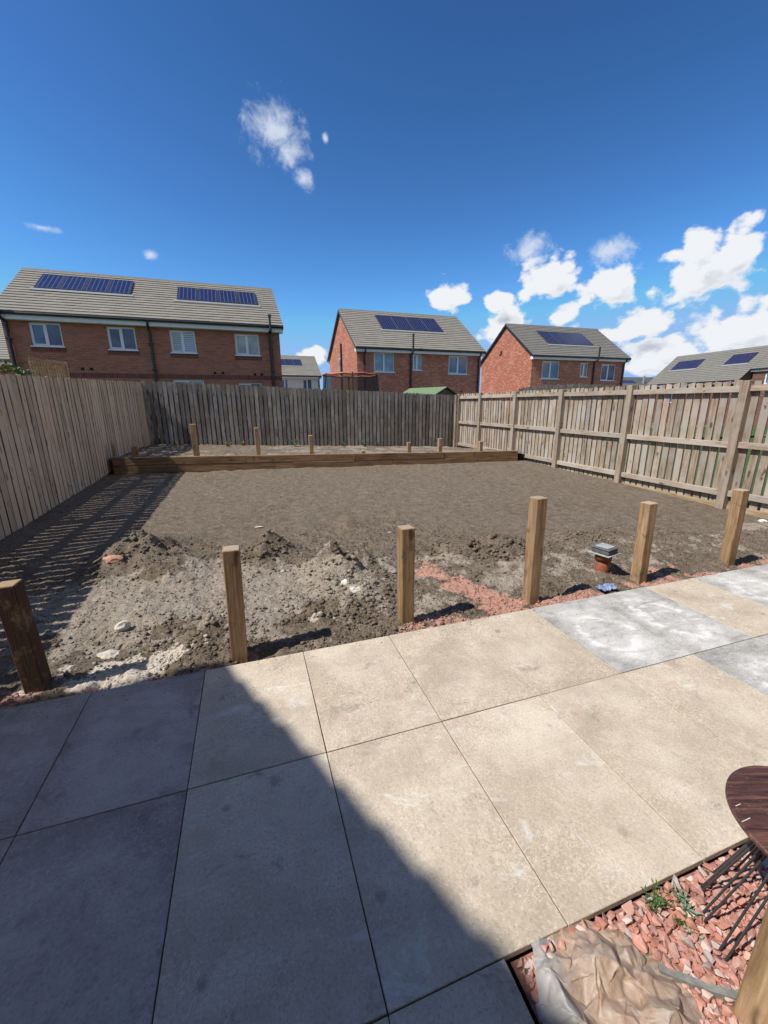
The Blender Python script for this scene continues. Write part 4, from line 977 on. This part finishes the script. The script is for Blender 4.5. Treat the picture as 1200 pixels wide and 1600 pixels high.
# drain riser
gz = -.10
dr = empty('drain_riser', 'square grey drain lid on an orange pipe sticking out of the soil', 'drain', (3.64, .50, 0), R(14))
MB().tube([(0, 0, -.22), (.0, 0, .135)], .062, 20).build('pipe', M['terracotta'], dr, smooth=True)
MB().tube([(0, 0, .07), (0, 0, .135)], .078, 20).build('collar', M['terracotta'], dr, smooth=True)
MB().box(-.108, -.108, .136, .108, .108, .146).build('flange', M['gully_flange'], dr, bevel=.003)
b = MB().box(-.088, -.088, .147, .088, .088, .190).build('hopper', M['gully_lid'], dr, bevel=.008)
lid = MB().box(-.094, -.094, .1905, .094, .094, .208).build('lid', M['gully_lid'], dr, bevel=.007)
b = MB().box(-.066, -.066, .2085, .066, .066, .213).build('lid_inset', M['gully_flange'], lid, bevel=.003)

# ------------------------------------------------------------------ gravel corner
M['mortar'] = plain('gravel_bedding', (.28, .12, .085), .95, .3, 30, bump=.004)
gb = grid_mesh('gravel_bed', np.linspace(.985, 2.9, 60), np.linspace(-2.66, -1.744, 40), lambda x, y: -.028 + .004 * fbm(x, y, 9, 3, 3), mat=M['mortar'])
gbed = obj('gravel_bed', gb); tag(gbed, kind='structure')
def gravel_mat():
    t = NT('red_gravel'); r_ = t.oi.outputs['Random']; P = t.tc.outputs['Object']
    c = t.ramp(r_, [(0, (.42, .17, .115)), (.3, (.48, .235, .17)), (.55, (.34, .175, .14)), (.75, (.54, .31, .235)), (.86, (.58, .45, .37)), (1, (.36, .30, .27))])
    n = t.noise(t.vadd(t.geo.outputs['Position'], 3.0), 45, 6, .7)
    c = t.mix(t.math('MULTIPLY', t.ss(n, .48, .66), .6), c, (.60, .38, .31)); c = t.mix(t.math('MULTIPLY', t.ss(n, .45, .3), .4), c, (.22, .07, .05))
    t.color(c); t.rough(.9); t.bump(n, .003, .8); return t.m
M['gravel'] = gravel_mat()
def chip(seed, s=1.0):
    r2 = random.Random(seed); bm = bmesh.new()
    for k in range(11):
        v = Vector((r2.gauss(0, 1), r2.gauss(0, 1), r2.gauss(0, 1))).normalized(); bm.verts.new((v.x * 1.0 * s, v.y * .74 * s, v.z * .55 * s))
    res = bmesh.ops.convex_hull(bm, input=bm.verts[:]); bmesh.ops.delete(bm, geom=[g_ for g_ in res['geom_interior'] if isinstance(g_, bmesh.types.BMVert)], context='VERTS')
    bmesh.ops.bevel(bm, geom=bm.edges[:], offset=.05 * s, segments=1, affect='EDGES')
    me = bpy.data.meshes.new('gravel_stone'); bm.to_mesh(me); bm.free(); me.materials.append(M['gravel']); return me
chips = [chip(k) for k in range(14)]
def in_gravel(x, y): return x > 1.05 + .0 * y and y < -1.752
cnt = 0; tries = 0; placed = []
while cnt < 298 and tries < 60000:
    tries += 1
    x, y = rng.uniform(1.06, 2.12), rng.uniform(-2.06, -1.758)
    if x > 1.6 and y < -2.0: continue
    if (x - 1.205) ** 2 / .20 ** 2 + (y + 1.93) ** 2 / .165 ** 2 < 1: continue
    s = rng.choice((.019, .022, .024, .017, .028, .015))
    lay = 0
    near = [q for q in placed if (q[0] - x) ** 2 + (q[1] - y) ** 2 < ((q[2] + s) * .50) ** 2]
    if near: continue
    placed.append((x, y, s)); z = -.016 + s * .30 + rng.uniform(0, .010)
    o = obj('gravel_stone', chips[cnt % 14], gbed, (x, y, z), (rng.uniform(-.5, .5), rng.uniform(-.5, .5), rng.uniform(0, 6.28))); o.scale = (s, s, s); cnt += 1
# the layer below and the gravel out of view, too many to pick apart
N2 = 9000; V = []; F = []; nb = 0
bx = nrng.uniform(1.0, 2.85, N2); by = nrng.uniform(-2.64, -1.757, N2); kq = (bx - 1.205) ** 2 / .21 ** 2 + (by + 1.93) ** 2 / .18 ** 2 > 1; bx, by = bx[kq], by[kq]; N2 = len(bx)
T = []
for me in chips[:8]:
    T.append((np.array([v.co[:] for v in me.vertices]), [list(p.vertices) for p in me.polygons]))
for i in range(N2):
    vs, fs = T[i % 8]; s = nrng.choice([.010, .014, .018, .016]); a = nrng.random() * 6.28; c_, s_ = math.cos(a), math.sin(a); tl_ = nrng.uniform(-.5, .5)
    w_ = vs * s; w_ = np.stack([w_[:, 0], w_[:, 1] * math.cos(tl_) - w_[:, 2] * math.sin(tl_), w_[:, 1] * math.sin(tl_) + w_[:, 2] * math.cos(tl_)], 1)
    w_ = np.stack([w_[:, 0] * c_ - w_[:, 1] * s_, w_[:, 0] * s_ + w_[:, 1] * c_, w_[:, 2]], 1) + (bx[i], by[i], -.027 + .45 * s)
    V += w_.tolist(); F += [[q + nb for q in f] for f in fs]; nb += len(vs)
me = bpy.data.meshes.new('gravel'); me.from_pydata(V, [], F); 
t = NT('red_gravel_fine'); P = t.geo.outputs['Position']; vo = t.node('ShaderNodeTexVoronoi'); t.put(P, vo.inputs['Vector']); vo.inputs['Scale'].default_value = 38
sp_ = t.node('ShaderNodeSeparateColor'); t.put(vo.outputs['Color'], sp_.inputs[0])
t.color(t.ramp(sp_.outputs[0], [(0, (.38, .16, .11)), (.4, (.48, .22, .16)), (.65, (.32, .16, .13)), (.88, (.56, .34, .27)), (1, (.55, .45, .38))])); t.rough(.9)
me.materials.append(t.m); g2 = obj('gravel', me, gbed); g2['kind'] = 'stuff'

# curved edging below the bag
M['edging'] = plain('edging_concrete', (.20, .20, .17), .85, .3, 30, bump=.002)
b = MB(); pts = []
for k in range(15):
    an = R(152 - k * 6.6); pts.append((1.625 + .0 + .40 * math.cos(an) * -1 * -1, -2.20 + .40 * math.sin(an)))
pts = [(1.375, -1.902), (1.39, -1.915), (1.437, -1.953), (1.475, -1.982), (1.516, -2.008), (1.58, -2.035), (1.66, -2.055), (1.76, -2.06)]
V = []
for i, (x, y) in enumerate(pts):
    a = Vector(pts[max(0, i - 1)]); c_ = Vector(pts[min(len(pts) - 1, i + 1)]); t_ = (c_ - a).normalized(); n_ = Vector((-t_.y, t_.x)) * .009
    V += [(x - n_.x, y - n_.y, -.05), (x - n_.x, y - n_.y, .006), (x + n_.x, y + n_.y, .006), (x + n_.x, y + n_.y, -.05)]
F = []
for i in range(len(pts) - 1):
    for q in range(3): F.append((i * 4 + q, i * 4 + q + 1, i * 4 + 5 + q, i * 4 + 4 + q))
F += [(0, 1, 2, 3), tuple(len(V) - 4 + q for q in range(4))]
b.add(V, F); o = b.build('garden_edging', M['edging']); tag(o, 'low curved dark edging strip between the plastic sack and the gravel', 'edging')

# plastic sack
def sack_mat():
    t = NT('dusty_plastic_sack'); P = t.tc.outputs['Object']
    n = t.noise(P, 9, 7, .65, .8); f = t.noise(P, 60, 5, .7)
    c = t.ramp(n, [(.32, (.33, .205, .135)), (.5, (.50, .375, .27)), (.70, (.62, .52, .42))])
    c = t.mix(t.math('MULTIPLY', t.ss(f, .50, .66), .5), c, (.34, .17, .11))
    t.color(c); t.rough(.50); t.b.inputs['Specular IOR Level'].default_value = .5
    t.b.inputs['Transmission Weight'].default_value = 0.0
    t.b.inputs['Subsurface Weight'].default_value = .12; t.b.inputs['Subsurface Radius'].default_value = (.02, .012, .008)
    o3 = t.xyz(P); c = t.mix(t.ss(t.math('ADD', o3[0], t.math('MULTIPLY', n, .06)), -.09, -.14), c, (.50, .475, .43)); t.color(c)
    t.bump(t.noise(P, 45, 3, .5, 1.5), .002, .5)
    tr_ = t.node('ShaderNodeBsdfTransparent'); tl2 = t.node('ShaderNodeBsdfTranslucent'); t.put(c, tl2.inputs[0]); m1 = t.node('ShaderNodeMixShader'); m2 = t.node('ShaderNodeMixShader')
    m1.inputs[0].default_value = .25; t.l.new(t.b.outputs[0], m1.inputs[1]); t.l.new(tl2.outputs[0], m1.inputs[2]); t.put(t.math('MULTIPLY', t.ss(n, .40, .70), .30), m2.inputs[0]); t.l.new(m1.outputs[0], m2.inputs[1]); t.l.new(tr_.outputs[0], m2.inputs[2]); t.l.new(m2.outputs[0], t.n['Material Output'].inputs[0]); return t.m
M['sack'] = sack_mat()
def gauss_(x, y, cx, cy, sx, sy, an=0):
    c_, s_ = math.cos(an), math.sin(an); dx, dy = x - cx, y - cy
    return math.exp(-(((dx * c_ + dy * s_) / sx) ** 2 + ((-dx * s_ + dy * c_) / sy) ** 2))
def crumpled_sack():
    r2 = random.Random(21); bm = bmesh.new(); nx, ny = 15, 13; W, D_ = .47, .44
    g_ = [[None] * (nx + 1) for _ in range(ny + 1)]
    for j in range(ny + 1):
        for i in range(nx + 1):
            x = (i / nx - .5) * W; y = (j / ny - .5) * D_
            if 0 < i < nx: x += r2.uniform(-.4, .4) * W / nx
            if 0 < j < ny: y += r2.uniform(-.4, .4) * D_ / ny
            edge = min(i, nx - i, j, ny - j)
            q = max(abs(x) / (W / 2), abs(y) / (D_ / 2)); rr = math.hypot(x / (W / 2), y / (D_ / 2)); k_ = q / max(rr, 1e-6)
            x2, y2 = x * (.35 + .65 * k_), y * (.35 + .65 * k_)
            h = .045 * max(0, 1 - rr ** 2.2) + .055 * gauss_(x, y, -.165, -.02, .028, .16, .25) + .045 * gauss_(x, y, -.02, .10, .09, .035, -.2) + .05 * gauss_(x, y, .12, -.05, .05, .06) - .02 * gauss_(x, y, -.10, .0, .025, .12, .2) - .02 * gauss_(x, y, .04, .0, .03, .09, -.4)
            h += (r2.uniform(-.016, .020)) * min(1, edge * .6 + .2)
            g_[j][i] = bm.verts.new((x2 + r2.uniform(-.01, .01), y2 + r2.uniform(-.01, .01), max(h, -.004) - .004))
    for j in range(ny):
        for i in range(nx):
            a, b_, c_, d_ = g_[j][i], g_[j][i + 1], g_[j + 1][i + 1], g_[j + 1][i]
            if r2.random() < .5: bm.faces.new((a, b_, c_)); bm.faces.new((a, c_, d_))
            else: bm.faces.new((a, b_, d_)); bm.faces.new((b_, c_, d_))
    for lev, amp in ((0, .0042), (1, .0016), (2, .0005)):
        bmesh.ops.subdivide_edges(bm, edges=bm.edges[:], cuts=1, use_grid_fill=True)
        for v in bm.verts:
            v.co += Vector((r2.uniform(-1, 1), r2.uniform(-1, 1), r2.uniform(-1, 1.1))) * amp
    bmesh.ops.smooth_vert(bm, verts=bm.verts[:], factor=.5, use_axis_x=True, use_axis_y=True, use_axis_z=True)
    bmesh.ops.recalc_face_normals(bm, faces=bm.faces[:])
    me = bpy.data.meshes.new('plastic_sack'); bm.to_mesh(me); bm.free(); me.materials.append(M['sack'])
    for p in me.polygons: p.use_smooth = True
    return me
o = obj('plastic_sack', crumpled_sack()); o.scale = (.95, .92, .9); o.location = (1.205, -1.93, -.012); o.rotation_euler = (0, 0, -.30); tag(o, 'crumpled dusty plastic sack lying on the gravel corner by the patio', 'sack')

# wire-based side table
M['dark_walnut'] = None
def walnut():
    t = NT('dark_walnut'); rv = t.mapping(t.tc.outputs['Object'], rot=(0, 0, .33)); vec = t.mapping(rv, (1.6, 26, 26))
    g_ = t.noise(vec, 2.2, 8, .66, .12); f_ = t.noise(t.mapping(rv, (6, 130, 130)), 2.5, 4, .6)
    c = t.ramp(t.math('ADD', t.math('MULTIPLY', g_, .7), t.math('MULTIPLY', f_, .3)), [(.38, (.028, .012, .009)), (.5, (.085, .036, .025)), (.62, (.20, .095, .062))])
    sp2 = t.noise(t.tc.outputs['Object'], 70, 4, .75); c = t.mix(t.math('MULTIPLY', t.ss(sp2, .64, .72), .7), c, (.45, .38, .33))
    t.color(c); t.rough(.42); t.b.inputs['Specular IOR Level'].default_value = .45; t.bump(f_, .0008, .5); return t.m
M['dark_walnut'] = walnut(); M['scratch'] = plain('scratch_pale', (.58, .5, .42), .7, .1)
tb = empty('side_table', 'round dark wood side table on a black wire base at the right edge', 'table', (1.79, -1.985, -.03))
H = .475; RT_ = .216
def disc(r, z0, z1, n=72, bev=.004):
    b = MB(); rs = [(r - bev, z0), (r, z0 + bev), (r, z1 - bev), (r - bev, z1)]
    V = [(q * math.cos(2 * math.pi * k / n), q * math.sin(2 * math.pi * k / n), z) for q, z in rs for k in range(n)]
    F = [(j * n + k, j * n + (k + 1) % n, (j + 1) * n + (k + 1) % n, (j + 1) * n + k) for j in range(3) for k in range(n)]; F += [tuple(range(n))[::-1], tuple(3 * n + k for k in range(n))]
    return b.add(V, F)
top = disc(RT_, H - .016, H).build('tabletop', M['dark_walnut'], tb)
b = MB(); b.tube([(-.075 + .012 * math.cos(a * .52), .045 + .007 * math.sin(a * .52), H + .0005) for a in range(12)], .0013, 5, True)
b.box(-.19, .093, H + .0002, -.155, .095, H + .0012); b.box(-.155, .130, H + .0002, -.135, .132, H + .0012); b.build('scratches', M['scratch'], top)
b = disc(.016, H + .0005, H + .004, 20, .001).build('cap', M['black_steel'], top); b.location = (-.055, .085, 0)
MB().tube([(.212 * math.cos(a * math.pi / 24), .212 * math.sin(a * math.pi / 24), .006) for a in range(48)], .0042, 6, True).build('base_ring', M['black_steel'], tb, smooth=True)
MB().tube([(.085 * math.cos(a * math.pi / 12), .085 * math.sin(a * math.pi / 12), H - .022) for a in range(24)], .0045, 6, True).build('upper_ring', M['black_steel'], tb, smooth=True)
for k in range(14):
    a0 = k * 2 * math.pi / 14 + .22
    for da in (-.13, .13):
        MB().tube([(.212 * math.cos(a0 + da * .4), .212 * math.sin(a0 + da * .4), .006), (.085 * math.cos(a0 + da), .085 * math.sin(a0 + da), H - .022)], .0033, 6).build('wire', M['black_steel'], tb)

# near timber post at the lower right corner
tp = MB().box(0, -.10, -.1, .10, 0, .86).mesh('timber_post', M['timber'], bevel=.005)
o = obj('timber_post', tp, None, (1.485, -2.025, 0), (0, 0, .12)); tag(o, 'close yellow-brown timber post at the lower right corner beside the round table', 'post')

# plants in the gravel
def spray(loc, label, n, h, ll, lw, mat, lean=(0, 0)):
    e = empty('weed', label, 'weed', loc, 0, 'weeds in the gravel'); st = MB(); lf = MB()
    for k in range(n):
        an = rng.uniform(0, 6.28); d = Vector((math.cos(an) * .55 + lean[0], math.sin(an) * .55 + lean[1], 1)).normalized(); hh_ = h * rng.uniform(.5, 1)
        bend = Vector((rng.uniform(-.2, .2), rng.uniform(-.2, .2), 0)) * h
        pts = [Vector((0, 0, 0)), d * hh_ * .5 + bend * .3, d * hh_ + bend]
        st.tube(pts, [.0016, .0013, .0008], 5)
        for j in range(12):
            f = .15 + .85 * j / 11; p = pts[0].lerp(pts[1], f * 2) if f < .5 else pts[1].lerp(pts[2], f * 2 - 1); a2 = j * 2.4 + an
            leaf_quad(lf, p, d * .55 + Vector((math.cos(a2), math.sin(a2), .25)), (0, 0, 1), ll * rng.uniform(.6, 1.1), lw)
    st.build('stem', M['leaf'], e); lf.build('leaves', M[mat], e)
spray((1.505, -1.785, -.03), 'bushy green weed at the edge of the gravel by the slab', 12, .085, .020, .006, 'leaf', (-.1, .25))
spray((1.60, -1.815, -.03), 'grey-green weed with long leaves beside the table base wires', 5, .06, .032, .008, 'leaf_grey')
spray((1.545, -1.835, -.03), 'small trailing weed in the gravel below the bushy one', 5, .05, .018, .006, 'leaf', (.3, -.3))
spray((1.79, -1.765, -.035), 'dead brown weed at the patio slab joint by the gravel', 5, .035, .014, .004, 'leaf_dry')
spray((1.99, -1.768, -.035), 'dry weed tuft between the slab edge and the round table', 6, .04, .016, .005, 'leaf_dry')
spray((1.555, -1.875, -.03), 'tiny pale sprig beside the table base ring', 3, .035, .02, .006, 'leaf_grey')
